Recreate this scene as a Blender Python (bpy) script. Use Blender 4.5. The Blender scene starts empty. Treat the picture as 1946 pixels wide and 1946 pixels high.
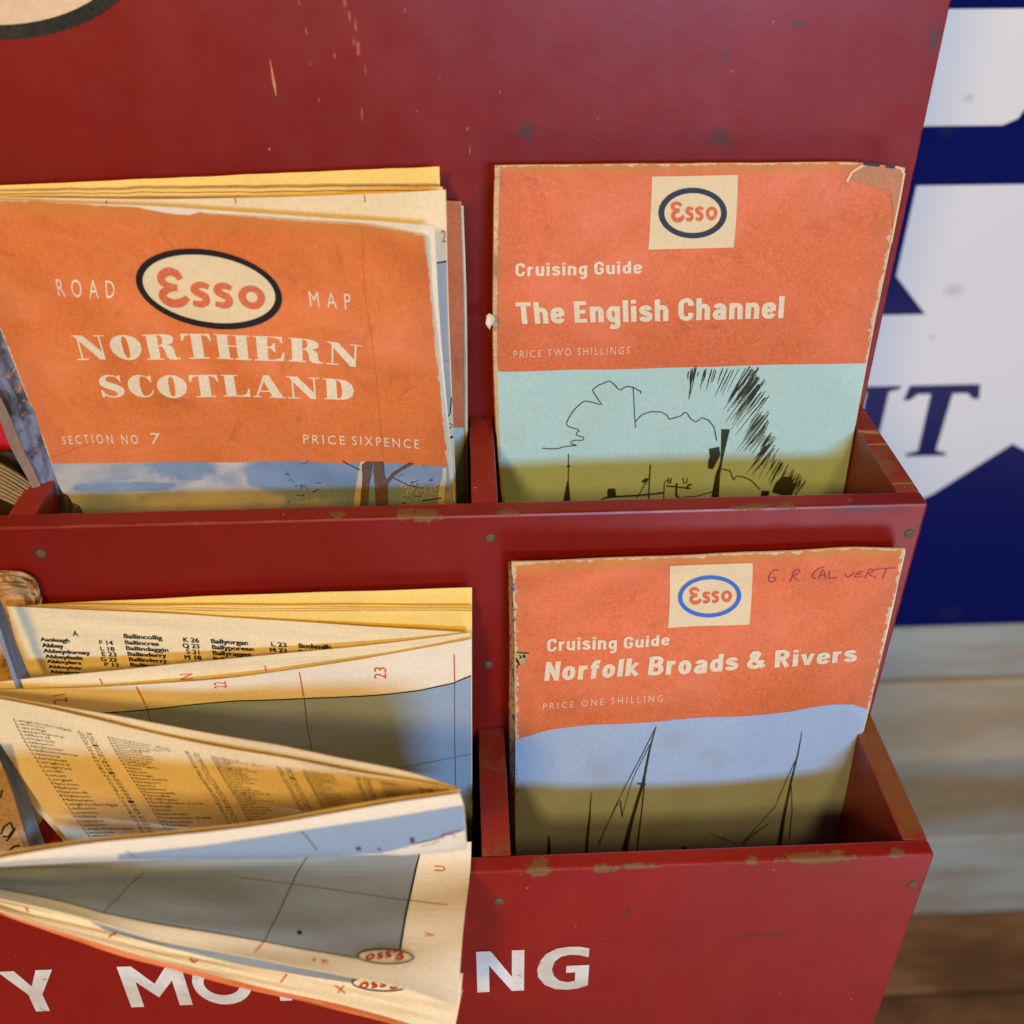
import bpy, bmesh, math, random
import numpy as np
from mathutils import Vector, Matrix
from mathutils.geometry import tessellate_polygon
random.seed(7)
SC = bpy.context.scene
COL = SC.collection
U = 0.057                      # one pocket depth in metres: all plans below are in this unit

# ------------------------------------------------------------------ camera
CAMP = np.array([-2.2696, -5.21, 2.353]); PITCH, YAW, ROLL, FPX = 0.6002, 0.0465, 0.0007, 1985.86
def _rot():
    cp, sp, cy, sy, cr, sr = (math.cos(PITCH), math.sin(PITCH), math.cos(YAW), math.sin(YAW), math.cos(ROLL), math.sin(ROLL))
    f = np.array([sy*cp, cy*cp, -sp]); r = np.array([cy, -sy, 0.0]); u = np.cross(r, f)
    return np.array([cr*r+sr*u, -sr*r+cr*u, f])
ROT = _rot()
cam_data = bpy.data.cameras.new('camera'); cam = bpy.data.objects.new('camera', cam_data); COL.objects.link(cam)
cam_data.sensor_width = 36; cam_data.lens = 36*FPX/1946; cam_data.clip_start = .01; cam_data.clip_end = 100
m = Matrix.Identity(4)
for i in range(3):
    m[i][0] = ROT[0][i]; m[i][1] = ROT[1][i]; m[i][2] = -ROT[2][i]; m[i][3] = CAMP[i]*U
cam.matrix_world = m
cam_data.dof.use_dof = True
cam_data.dof.focus_distance = 5.45*U
APERTURE = .0042
cam_data.dof.aperture_fstop = cam_data.lens/1000/APERTURE
SC.camera = cam

# ------------------------------------------------------------------ light
SC.view_settings.view_transform = 'Standard'; SC.view_settings.look = 'None'
SC.view_settings.exposure = .15; SC.view_settings.gamma = 1
w = bpy.data.worlds.new('World'); SC.world = w; w.use_nodes = True
w.node_tree.nodes['Background'].inputs[0].default_value = (1.0, .55, .28, 1)
w.node_tree.nodes['Background'].inputs[1].default_value = .07
TARGET = Vector((-2.0, -.9, -.8))*U
def area(name, az, el, dist, sx, sy, power, col):
    """az to the right of straight-in-front, el above the horizon, degrees"""
    d = Vector((math.sin(math.radians(az))*math.cos(math.radians(el)), -math.cos(math.radians(az))*math.cos(math.radians(el)), math.sin(math.radians(el))))
    l = bpy.data.lights.new(name, 'AREA'); l.shape = 'RECTANGLE'; l.size = sx; l.size_y = sy; l.energy = power; l.color = col
    o = bpy.data.objects.new(name, l); COL.objects.link(o); o.location = TARGET+d*dist
    o.rotation_euler = (-d).to_track_quat('-Z', 'Y').to_euler()
    return o
WARM = (1.0, .59, .135)
area('window_light', 15, 14.5, 1.3, .36, .14, 11.8, (.31, .61, 1.0))
area('lamp_front', -20, 31, .90, .13, .13, 3.9, WARM)
area('lamp_overhead', 22, 44, 1.5, .22, .22, 5.5, WARM)
area('floor_bounce', 34, -34, 1.5, .8, .5, 5.0, (.86, .72, .86))

# ------------------------------------------------------------------ projection helpers (plans measured off the photograph)
def ray(u, v):
    return ROT.T @ np.array([(u-973)/FPX, -(v-973)/FPX, 1.0])
def un(u, v, Y=None, Z=None):
    r = ray(u, v)
    t = (Y-CAMP[1])/r[1] if Y is not None else (Z-CAMP[2])/r[2]
    return CAMP+t*r
def proj(P):
    d = (np.asarray(P)-CAMP) @ ROT.T
    return np.stack([973+FPX*d[..., 0]/d[..., 2], 973-FPX*d[..., 1]/d[..., 2]], -1)

# ------------------------------------------------------------------ object helpers
def settag(o, label=None, cat=None, group=None, kind=None):
    for k, v in (('label', label), ('category', cat), ('group', group), ('kind', kind)):
        if v: o[k] = v
    return o
def world_loc(o):
    p = Vector((0, 0, 0))
    while o is not None:
        p = p+o.location; o = o.parent
    return p
def thing(name, base, label, cat, group=None, kind=None):
    o = bpy.data.objects.new(name, None); o.empty_display_size = .01
    COL.objects.link(o); o.location = Vector(base)*U
    return settag(o, label, cat, group, kind)
def obj(name, verts, faces, mats, parent=None, uvs=None, fmat=None, smooth=False, base=None):
    """verts in units, world placed; uvs per vertex"""
    V = np.asarray(verts, float)*U
    off = world_loc(parent) if parent is not None else (Vector(base)*U if base is not None else Vector((0, 0, 0)))
    V = V-np.array(off)
    me = bpy.data.meshes.new(name)
    me.from_pydata(V.tolist(), [], [list(map(int, f)) for f in faces])
    if not isinstance(mats, (list, tuple)): mats = [mats]
    for mm in mats: me.materials.append(mm)
    if fmat is not None: me.polygons.foreach_set('material_index', list(map(int, fmat)))
    if uvs is not None:
        lay = me.uv_layers.new(name='UVMap')
        li = np.zeros(len(me.loops), int); me.loops.foreach_get('vertex_index', li)
        lay.data.foreach_set('uv', np.asarray(uvs, float)[li].ravel())
    if smooth: me.polygons.foreach_set('use_smooth', [True]*len(me.polygons))
    me.update()
    o = bpy.data.objects.new(name, me); COL.objects.link(o)
    if parent is not None: o.parent = parent
    elif base is not None: o.location = off
    return o
def box(name, x0, x1, y0, y1, z0, z1, mats, parent=None, bevel=.012, top_mat=False, jitter=0, base=None):
    bm = bmesh.new()
    r = bmesh.ops.create_cube(bm, size=1)
    for v in bm.verts:
        v.co = Vector((x0+(x1-x0)*(v.co.x+.5), y0+(y1-y0)*(v.co.y+.5), z0+(z1-z0)*(v.co.z+.5)))
    if bevel:
        bmesh.ops.bevel(bm, geom=bm.edges[:], offset=bevel, segments=2, profile=.5, affect='EDGES')
    bm.normal_update()
    fm = [1 if (top_mat and f.normal.z > .9) else 0 for f in bm.faces]
    vs = [v.co[:] for v in bm.verts]; bm.verts.index_update()
    fs = [[v.index for v in f.verts] for f in bm.faces]
    bm.free()
    return obj(name, vs, fs, mats, parent, fmat=fm, base=base)

# ------------------------------------------------------------------ material helpers
class NT:
    def __init__(s, name):
        s.m = bpy.data.materials.new(name); s.m.use_nodes = True; s.t = s.m.node_tree
        s.b = s.t.nodes['Principled BSDF']; s.pos = None; s.uv = None
    def n(s, typ, **kw):
        nd = s.t.nodes.new(typ)
        for k, v in kw.items(): setattr(nd, k, v)
        return nd
    def l(s, a, b): s.t.links.new(a, b)
    def P(s):
        if not s.pos: s.pos = s.n('ShaderNodeNewGeometry').outputs['Position']
        return s.pos
    def UV(s):
        if not s.uv: s.uv = s.n('ShaderNodeTexCoord').outputs['UV']
        return s.uv
    def noise(s, scale, detail=4, rough=.6, vec=None, stretch=None, dist=0):
        v = vec or s.P()
        if stretch:
            mp = s.n('ShaderNodeMapping'); s.l(v, mp.inputs[0]); mp.inputs['Scale'].default_value = stretch; v = mp.outputs[0]
        nd = s.n('ShaderNodeTexNoise'); s.l(v, nd.inputs['Vector'])
        nd.inputs['Scale'].default_value = scale; nd.inputs['Detail'].default_value = detail; nd.inputs['Roughness'].default_value = rough
        nd.inputs['Distortion'].default_value = dist
        return nd.outputs['Fac']
    def ramp(s, fac, a, b, soft=True):
        nd = s.n('ShaderNodeMapRange'); nd.interpolation_type = 'SMOOTHSTEP' if soft else 'LINEAR'
        s.l(fac, nd.inputs['Value']); nd.inputs['From Min'].default_value = a; nd.inputs['From Max'].default_value = b
        return nd.outputs['Result']
    def math(s, op, a, b=None, c=None):
        nd = s.n('ShaderNodeMath', operation=op)
        for i, x in enumerate((a, b, c)):
            if x is None: continue
            if isinstance(x, (int, float)): nd.inputs[i].default_value = x
            else: s.l(x, nd.inputs[i])
        return nd.outputs[0]
    def mix(s, fac, a, b):
        nd = s.n('ShaderNodeMix', data_type='RGBA')
        for i, x in ((0, fac), (6, a), (7, b)):
            if isinstance(x, (int, float)): nd.inputs[i].default_value = x
            elif isinstance(x, tuple): nd.inputs[i].default_value = (*x, 1)
            else: s.l(x, nd.inputs[i])
        return nd.outputs[2]
    def blobs(s, pts):
        """distance field to a list of (centre, (rx, ry, rz)) in units -> smallest scaled distance"""
        out = None
        for c, r in pts:
            a = s.n('ShaderNodeVectorMath', operation='SUBTRACT'); s.l(s.P(), a.inputs[0]); a.inputs[1].default_value = [k*U for k in c]
            b = s.n('ShaderNodeVectorMath', operation='DIVIDE'); s.l(a.outputs[0], b.inputs[0]); b.inputs[1].default_value = [k*U for k in r]
            d = s.n('ShaderNodeVectorMath', operation='LENGTH'); s.l(b.outputs[0], d.inputs[0])
            out = d.outputs['Value'] if out is None else s.math('MINIMUM', out, d.outputs['Value'])
        return out
    def edge(s):
        sp = s.n('ShaderNodeSeparateXYZ'); s.l(s.UV(), sp.inputs[0])
        a = s.math('MINIMUM', sp.outputs[0], s.math('SUBTRACT', 1, sp.outputs[0]))
        b = s.math('MINIMUM', sp.outputs[1], s.math('SUBTRACT', 1, sp.outputs[1]))
        return s.math('MINIMUM', a, b)
    def done(s, col, rough=.6, bump=None, bstr=.2, bdist=.0002, spec=.5, coat=0):
        if isinstance(col, tuple): s.b.inputs['Base Color'].default_value = (*col, 1)
        else: s.l(col, s.b.inputs['Base Color'])
        if isinstance(rough, (int, float)): s.b.inputs['Roughness'].default_value = rough
        else: s.l(rough, s.b.inputs['Roughness'])
        s.b.inputs['Specular IOR Level'].default_value = spec
        s.b.inputs['Coat Weight'].default_value = coat
        if bump is not None:
            bp = s.n('ShaderNodeBump'); bp.inputs['Strength'].default_value = bstr; bp.inputs['Distance'].default_value = bdist
            s.l(bump, bp.inputs['Height']); s.l(bp.outputs[0], s.b.inputs['Normal'])
        return s.m

def paper(name, col, var=.12, wear=0, wearcol=(.72, .62, .42), rough=.75, dirt=(.30, .20, .09), dirtamt=.35, fibre=0, fibcol=(.85, .45, .22), spec=.25, bstr=.25, tone=None):
    t = NT(name)
    big = t.noise(60, 3); fine = t.noise(900, 5, .7)
    dark = tuple(c*(1-var) for c in col); light = tuple(min(1, c*(1+var)) for c in col)
    c = t.mix(t.ramp(fine, .3, .7), dark, light)
    if fibre: c = t.mix(t.math('MULTIPLY', t.ramp(t.noise(1500, 6, .75), .50, .68), fibre), c, fibcol)
    c = t.mix(t.math('MULTIPLY', t.ramp(big, .48, .78), dirtamt), c, dirt)
    if fibre:
        c = t.mix(t.math('MULTIPLY', t.ramp(t.noise(28, 5, .65, dist=.8), .42, .72), .60), c, tuple(min(1, k*1.12+.07) for k in col))
        c = t.mix(t.math('MULTIPLY', t.ramp(t.noise(75, 6, .7, dist=.6), .56, .72), .50), c, tuple(k*.60 for k in col))
    if tone:
        sx = t.n('ShaderNodeSeparateXYZ'); t.l(t.UV(), sx.inputs[0])
        k = t.math('ADD', sx.outputs[1], t.math('MULTIPLY', t.math('SUBTRACT', t.noise(70, 4), .5), .10))
        c = t.mix(t.math('MULTIPLY', t.ramp(k, .075, .0), .85), c, tone)
    sp = t.ramp(t.noise(1300, 2, .5), .73, .77)
    c = t.mix(t.math('MULTIPLY', sp, .5), c, tuple(k*.35 for k in col))
    if wear:
        e = t.math('SUBTRACT', t.edge(), t.math('MULTIPLY', t.ramp(t.noise(330, 5, .7), .42, .75, False), wear))
        c = t.mix(t.ramp(e, .002, -.002), c, wearcol)
        e2 = t.math('SUBTRACT', t.edge(), t.math('MULTIPLY', t.noise(120, 3), .14))
        c = t.mix(t.math('MULTIPLY', t.ramp(e2, .01, -.06), .3), c, dirt)
    h = t.math('ADD', t.math('ADD', t.noise(160, 3), t.math('MULTIPLY', t.noise(38, 2, dist=1.2), 2.2)), t.math('MULTIPLY', t.noise(1800, 3), .25))
    return t.done(c, rough, h, bstr, .0004, spec)
def ink(name, col, breakup=.0, under=(.7, .6, .42), rough=.6):
    t = NT(name)
    c = t.mix(t.ramp(t.noise(1500, 4), .35, .65), tuple(k*.85 for k in col), col)
    if breakup: c = t.mix(t.math('MULTIPLY', t.ramp(t.noise(1100, 5, .7), .56, .68), breakup), c, under)
    return t.done(c, rough, spec=.2)

# ------------------------------------------------------------------ curved sheets
def cr(P, t):
    """Catmull-Rom through P (n, ..., 3) at t in 0..1 (M,)  -> (M, 3); P is (n,3) or (n,M,3)"""
    n = len(P); t = np.clip(t, 0, 1)*(n-1); i = np.minimum(t.astype(int), n-2); f = (t-i)[:, None]
    ext = np.concatenate([[2*P[0]-P[1]], P, [2*P[-1]-P[-2]]], 0)
    if P.ndim == 2: p0, p1, p2, p3 = ext[i], ext[i+1], ext[i+2], ext[i+3]
    else:
        k = np.arange(P.shape[1]); p0, p1, p2, p3 = ext[i, k], ext[i+1, k], ext[i+2, k], ext[i+3, k]
    return .5*((2*p1)+(-p0+p2)*f+(2*p0-5*p1+4*p2-p3)*f*f+(-p0+3*p1-3*p2+p3)*f**3)
def resample(pts, n):
    pts = np.asarray(pts, float)
    d = np.concatenate([[0], np.cumsum(np.linalg.norm(np.diff(pts, axis=0), axis=1))]); d /= d[-1]
    s = np.linspace(0, 1, n)
    return np.stack([np.interp(s, d, pts[:, k]) for k in range(pts.shape[1])], -1)
def row(px, Ys, n=9):
    p = resample(px, n); s = np.linspace(0, 1, n); y = np.interp(s, np.linspace(0, 1, len(Ys)), Ys)
    return [un(p[i, 0], p[i, 1], Y=y[i]) for i in range(n)]
class Sheet:
    def __init__(s, rows, wr=.006, seed=0, lip=0):
        s.C = np.array(rows, float); rng = np.random.RandomState(seed)
        s.w = [(rng.uniform(-9, 9), rng.uniform(-9, 9), rng.uniform(0, 6.28), wr*rng.uniform(.2, 1)/(1+k*.35)) for k in range(7)]
        s.sign = 1; s.wrn = wr; s.lip = lip
        p, n = s.base(np.array([.5]), np.array([.5]))
        if np.dot(n[0], CAMP-p[0]) < 0: s.sign = -1
        g = np.linspace(0, 1, 41); uu, vv = np.meshgrid(g, g); s.gu, s.gv = uu.ravel(), vv.ravel()
        s.gp = proj(s(s.gu, s.gv)[0])
    def raw(s, u, v):
        R = np.stack([cr(r, u) for r in s.C], 0)
        return cr(R, v)
    def base(s, u, v):
        e = 1e-3
        du = s.raw(np.clip(u+e, 0, 1), v)-s.raw(np.clip(u-e, 0, 1), v); dv = s.raw(u, np.clip(v+e, 0, 1))-s.raw(u, np.clip(v-e, 0, 1))
        n = np.cross(du, dv); n /= np.linalg.norm(n, axis=1)[:, None]+1e-12
        return s.raw(u, v), n*s.sign
    def __call__(s, u, v, h=0):
        u = np.asarray(u, float); v = np.asarray(v, float)
        p, n = s.base(u, v)
        d = sum(a*np.sin(3.1*(fx*u+fy*v)*.35*3+ph) for fx, fy, ph, a in s.w) if s.wrn else 0
        return p+n*(np.asarray(d)+h)[..., None] if np.ndim(d) else p+n*h, n
    def uv(s, px):
        """parameter of the sheet point seen at a photo position"""
        q = np.atleast_2d(np.asarray(px, float))
        k = np.argmin(((s.gp[None]-q[:, None])**2).sum(2), 1); a = np.stack([s.gu[k], s.gv[k]], 1)
        a = np.clip(a, .0015, .9985); e = 1e-3
        for _ in range(9):
            A = np.concatenate([a, a+[e, 0], a+[0, e]]); f = proj(s(A[:, 0], A[:, 1])[0]); n = len(a)
            f0, fu, fv = f[:n], (f[n:2*n]-f[:n])/e, (f[2*n:]-f[:n])/e
            r = q-f0; det = fu[:, 0]*fv[:, 1]-fu[:, 1]*fv[:, 0]; det = np.where(abs(det) < 1e-6, 1e-6, det)
            du = (r[:, 0]*fv[:, 1]-r[:, 1]*fv[:, 0])/det; dv = (fu[:, 0]*r[:, 1]-fu[:, 1]*r[:, 0])/det
            a = np.clip(a+np.clip(np.stack([du, dv], 1), -.1, .1), 0.0005, .9985)
        return a
    def build(s, name, mats, parent, nu=40, nv=24, th=.004, ragged=None, seed=1):
        us, vs = np.linspace(0, 1, nu+1), np.linspace(0, 1, nv+1)
        uu, vv = np.meshgrid(us, vs); uu, vv = uu.ravel(), vv.ravel()
        P, n = s(uu, vv)
        if ragged:
            rng = np.random.RandomState(seed)
            for side, amp in ragged.items():
                if side == 't': idx = np.arange(nu+1); step = (nu+1)
                if side == 'b': idx = (nv)*(nu+1)+np.arange(nu+1); step = -(nu+1)
                if side == 'l': idx = np.arange(nv+1)*(nu+1); step = 1
                if side == 'r': idx = np.arange(nv+1)*(nu+1)+nu; step = -1
                r = np.convolve(rng.rand(len(idx)+4), [.25, .5, .25], 'same')[2:-2]
                P[idx] += (P[idx+step]-P[idx])*(np.clip(r, 0, 1)[:, None]*amp)
        N = len(P); V = np.concatenate([P, P-n*th]); uvs = np.concatenate([np.stack([uu, vv], 1)]*2)
        F = []; fm = []
        g = lambda i, j: j*(nu+1)+i
        for j in range(nv):
            for i in range(nu):
                q = [g(i, j), g(i, j+1), g(i+1, j+1), g(i+1, j)]
                if s.sign < 0: q = q[::-1]
                F.append(q); fm.append(0); F.append([k+N for k in q[::-1]]); fm.append(1)
        rim = [g(i, 0) for i in range(nu+1)]+[g(nu, j) for j in range(1, nv+1)]+[g(i, nv) for i in range(nu-1, -1, -1)]+[g(0, j) for j in range(nv-1, 0, -1)]
        for a, b in zip(rim, rim[1:]+rim[:1]):
            q = [a, b, b+N, a+N]; F.append(q if s.sign > 0 else q[::-1]); fm.append(1)
        if not isinstance(mats, (list, tuple)): mats = [mats, mats]
        return obj(name, V, F, list(mats), parent, uvs=uvs, fmat=fm, smooth=False)

class Plane(Sheet):
    """flat vertical board face at depth Y, parameters = X, Z"""
    def __init__(s, Y): s.Y = Y; s.sign = 1
    def __call__(s, u, v, h=0):
        u = np.asarray(u, float); v = np.asarray(v, float)
        n = np.tile([0, -1.0, 0], (len(u), 1))
        return np.stack([u, np.full_like(u, s.Y), v], -1)+n*h, n
    def uv(s, px): return np.array([un(a, b, Y=s.Y)[[0, 2]] for a, b in np.atleast_2d(px)])

# ------------------------------------------------------------------ flat print laid on a sheet
_tc = {}
def text2d(txt, offset=0, space=1.0):
    k = (txt, offset, space)
    if k in _tc: return _tc[k]
    def get(tx):
        c = bpy.data.curves.new('t', 'FONT'); c.body = tx; c.offset = offset; c.space_character = space; c.resolution_u = 3; c.fill_mode = 'FRONT'
        o = bpy.data.objects.new('t', c); COL.objects.link(o)
        dg = bpy.context.evaluated_depsgraph_get(); me = bpy.data.meshes.new_from_object(o.evaluated_get(dg))
        V = np.array([v.co[:2] for v in me.vertices]); F = [list(p.vertices) for p in me.polygons]
        bpy.data.objects.remove(o); bpy.data.curves.remove(c); bpy.data.meshes.remove(me)
        return V, F
    V, F = get(txt); H = get('H')[0][:, 1]
    V = V.copy(); V[:, 0] = (V[:, 0]-V[:, 0].min())/(V[:, 0].max()-V[:, 0].min()); V[:, 1] = (V[:, 1]-H.min())/(H.max()-H.min())
    _tc[k] = (V, F); return V, F
def polys2d(polys):
    """even-odd filled outlines -> mesh"""
    c = bpy.data.curves.new('p', 'CURVE'); c.dimensions = '2D'; c.fill_mode = 'FRONT'
    for pl in polys:
        sp = c.splines.new('POLY'); sp.points.add(len(pl)-1); sp.use_cyclic_u = True
        for i, (a, b) in enumerate(pl): sp.points[i].co = (a, b, 0, 1)
    o = bpy.data.objects.new('p', c); COL.objects.link(o)
    dg = bpy.context.evaluated_depsgraph_get(); me = bpy.data.meshes.new_from_object(o.evaluated_get(dg))
    V = np.array([v.co[:2] for v in me.vertices]); F = [list(p.vertices) for p in me.polygons]
    bpy.data.objects.remove(o); bpy.data.curves.remove(c); bpy.data.meshes.remove(me)
    return V, F
def ell(cx, cy, rx, ry, n=40, p=2.0):
    return [(cx+rx*math.copysign(abs(math.cos(a))**(2/p), math.cos(a)), cy+ry*math.copysign(abs(math.sin(a))**(2/p), math.sin(a))) for a in (2*math.pi*i/n for i in range(n))]
S05 = [(0, 0), (0, .05)]
FAT = {
 'N': ([[(0,1),(.42,1),(1.02,.30),(1.02,.95),(.84,.95),(.84,1),(1.28,1),(1.28,.95),(1.09,.95),(1.09,0),(.88,0),(.25,.74),(.25,.05),(.44,.05),(.44,0),(0,0),(0,.05),(.18,.05),(.18,.84),(.1,.95),(0,.95)]], 1.3),
 'O': ([ell(.6,.5,.6,.52), ell(.6,.5,.12,.44,24,2.6)], 1.22),
 'R': ([[(0,1),(.75,1),(.98,.95),(1.1,.86),(1.12,.76),(1.08,.64),(.98,.57),(.85,.53),(1.0,.49),(1.08,.38),(1.1,.14),(1.16,.05),(1.28,.06),(1.28,.01),(1.1,-.02),(.88,0),(.76,.10),(.73,.35),(.66,.48),(.52,.49),(.52,.05),(.64,.05),(.64,0),(0,0),(0,.05),(.12,.05),(.12,.95),(0,.95)], [(.52,.95),(.62,.94),(.69,.86),(.7,.74),(.68,.62),(.62,.55),(.52,.54)]], 1.3),
 'T': ([[(0,1),(1.1,1),(1.14,.68),(1.08,.68),(1.0,.88),(.78,.95),(.78,.05),(.95,.05),(.95,0),(.2,0),(.2,.05),(.37,.05),(.37,.95),(.14,.88),(.06,.68),(0,.68)]], 1.16),
 'H': ([[(0,1),(.62,1),(.62,.95),(.5,.95),(.5,.53),(.8,.53),(.8,.95),(.68,.95),(.68,1),(1.3,1),(1.3,.95),(1.2,.95),(1.2,.05),(1.3,.05),(1.3,0),(.68,0),(.68,.05),(.8,.05),(.8,.48),(.5,.48),(.5,.05),(.62,.05),(.62,0),(0,0),(0,.05),(.1,.05),(.1,.95),(0,.95)]], 1.32),
 'E': ([[(0,1),(1.05,1),(1.08,.7),(1.03,.7),(.92,.9),(.7,.95),(.52,.95),(.52,.54),(.66,.56),(.74,.7),(.8,.7),(.8,.34),(.74,.34),(.66,.47),(.52,.49),(.52,.05),(.75,.05),(.98,.12),(1.08,.32),(1.14,.32),(1.1,0),(0,0),(0,.05),(.12,.05),(.12,.95),(0,.95)]], 1.18),
 'S': ([[(.86,.68),(.82,.68),(.75,.83),(.64,.92),(.5,.95),(.34,.92),(.26,.82),(.34,.7),(.7,.56),(.9,.42),(.96,.27),(.9,.12),(.76,.02),(.55,-.02),(.34,0),(.17,.08),(.1,0),(.05,0),(.03,.34),(.08,.34),(.17,.17),(.32,.07),(.5,.04),(.63,.08),(.66,.17),(.55,.28),(.2,.42),(.05,.54),(0,.7),(.05,.86),(.2,.98),(.4,1.02),(.6,.99),(.74,.92),(.8,1),(.86,1)]], 1.02),
 'C': ([[(1.0,.68),(.95,.68),(.88,.82),(.79,.91),(.68,.95),(.58,.93),(.52,.8),(.5,.5),(.52,.2),(.58,.07),(.7,.05),(.82,.1),(.92,.2),(1.0,.34),(1.05,.32),(.97,.13),(.84,.03),(.7,-.02),(.5,-.02),(.3,.03),(.12,.16),(.02,.34),(0,.5),(.02,.66),(.12,.84),(.3,.97),(.5,1.02),(.7,1.0),(.87,.92),(.93,1),(1,1)]], 1.1),
 'L': ([[(0,1),(.68,1),(.68,.95),(.52,.95),(.52,.05),(.75,.05),(.95,.14),(1.04,.38),(1.1,.38),(1.07,0),(0,0),(0,.05),(.12,.05),(.12,.95),(0,.95)]], 1.1),
 'A': ([[(.5,1.02),(.72,1.02),(1.2,.05),(1.32,.05),(1.32,0),(.65,0),(.65,.05),(.78,.05),(.7,.25),(.3,.25),(.2,.05),(.36,.05),(.36,0),(-.02,0),(-.02,.05),(.12,.05)], [(.33,.31),(.67,.31),(.5,.72)]], 1.3),
 'D': ([[(0,1),(.65,1),(.82,.98),(.98,.92),(1.13,.77),(1.2,.5),(1.13,.23),(.98,.08),(.82,.02),(.65,0),(0,0),(0,.05),(.12,.05),(.12,.95),(0,.95)], [(.52,.95),(.62,.93),(.70,.8),(.73,.5),(.70,.2),(.62,.07),(.52,.05)]], 1.24)}
def fat2d(txt, gap=.1):
    Vs, Fs, x, n = [], [], 0, 0
    for ch in txt:
        pl, w_ = FAT[ch]; V, F = polys2d(pl); V = V+[x, 0]
        Vs.append(V); Fs += [[k+n for k in f] for f in F]; n += len(V); x += w_+gap
    V = np.concatenate(Vs); V[:, 0] = (V[:, 0]-V[:, 0].min())/(V[:, 0].max()-V[:, 0].min())
    return V, Fs
def ribbon2d(pts, w, n=24, closed=False):
    P = resample(pts+[pts[0]] if closed else pts, 4*n)
    if len(pts) > 2:
        C = cr(np.array([(a, b, 0) for a, b in (pts+[pts[0]] if closed else pts)], float), np.linspace(0, 1, n))[:, :2]
    else: C = resample(pts, n)
    T = np.gradient(C, axis=0); T /= np.linalg.norm(T, axis=1)[:, None]+1e-9; N = np.stack([-T[:, 1], T[:, 0]], 1)
    ww = np.interp(np.linspace(0, 1, n), np.linspace(0, 1, len(w)), w)[:, None]/2 if isinstance(w, (list, tuple)) else w/2
    V = np.concatenate([C+N*ww, C-N*ww]); F = [[i, i+1, n+i+1, n+i] for i in range(n-1)]
    return V, F
def esso2d():
    """the oval's script word, box 0..1 x 0..1, drawn as fat pen strokes"""
    parts = []
    asp = 2.75; wE = .19
    parts.append(ribbon2d([(.60,.74),(.50,.88),(.30,.92),(.13,.80),(.15,.64),(.30,.55),(.50,.53)], [.15,.19,.2,.2,.19,.17,.13], 22))
    parts.append(ribbon2d([(.50,.47),(.30,.46),(.14,.36),(.10,.22),(.22,.10),(.42,.07),(.60,.12),(.74,.24)], [.10,.17,.2,.21,.22,.21,.2,.15], 26))
    for x in (.86, 1.43):
        parts.append(ribbon2d([(x+.42,.54),(x+.28,.60),(x+.12,.58),(x+.06,.46),(x+.18,.36),(x+.32,.28),(x+.34,.14),(x+.2,.07),(x+.0,.10)], [.14,.17,.18,.19,.2,.19,.18,.17,.13], 28))
    n = 30; V = []; F = []
    for i in range(n):
        a = 2*math.pi*i/n; V.append((2.34+.33*math.cos(a), .33+.33*math.sin(a))); V.append((2.34+.145*math.cos(a), .33+.155*math.sin(a)))
    for i in range(n): j = (i+1) % n; F.append([2*i, 2*j, 2*j+1, 2*i+1])
    parts.append((np.array(V), F))
    Vs, Fs, k = [], [], 0
    for V, F in parts: Vs.append(V); Fs += [[q+k for q in f] for f in F]; k += len(V)
    V = np.concatenate(Vs); V[:, 0] /= 2.67
    return V, Fs

def lerp_curve(uvpts, s):
    d = np.concatenate([[0], np.cumsum(np.linalg.norm(np.diff(uvpts, axis=0), axis=1))]); d /= d[-1]
    return np.stack([np.interp(s, d, uvpts[:, k]) for k in (0, 1)], -1)
def bold(t_, d=.05, space=1.0, dy=.0):
    V, F = text2d(t_, 0, space); k = d/ (max(V[:, 0])*max(3.0, .62*len(t_)))
    out = []
    for i, (sx, sy) in enumerate(((-1, 0), (-.33, dy), (.33, -dy), (1, 0))):
        out.append((V+[sx*k, sy], F, i*.0006))
    return out
def _ring(cx=.255, cy=.365, rx=.155, ry=.27): return [(cx+rx*math.cos(a), cy+ry*math.sin(a)) for a in (2*math.pi*i/16 for i in range(17))]
_arch = [(.1,.50),(.15,.59),(.27,.64),(.37,.59),(.41,.47),(.41,.30),(.41,0)]
_bowl = [(.1,.91),(.30,.91),(.42,.85),(.45,.72),(.41,.59),(.30,.52),(.1,.52)]
_C = [(.47,.66),(.45,.82),(.36,.91),(.25,.91),(.14,.83),(.1,.68),(.1,.50),(.1,.32),(.14,.17),(.25,.09),(.36,.09),(.45,.18),(.47,.34)]
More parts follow.
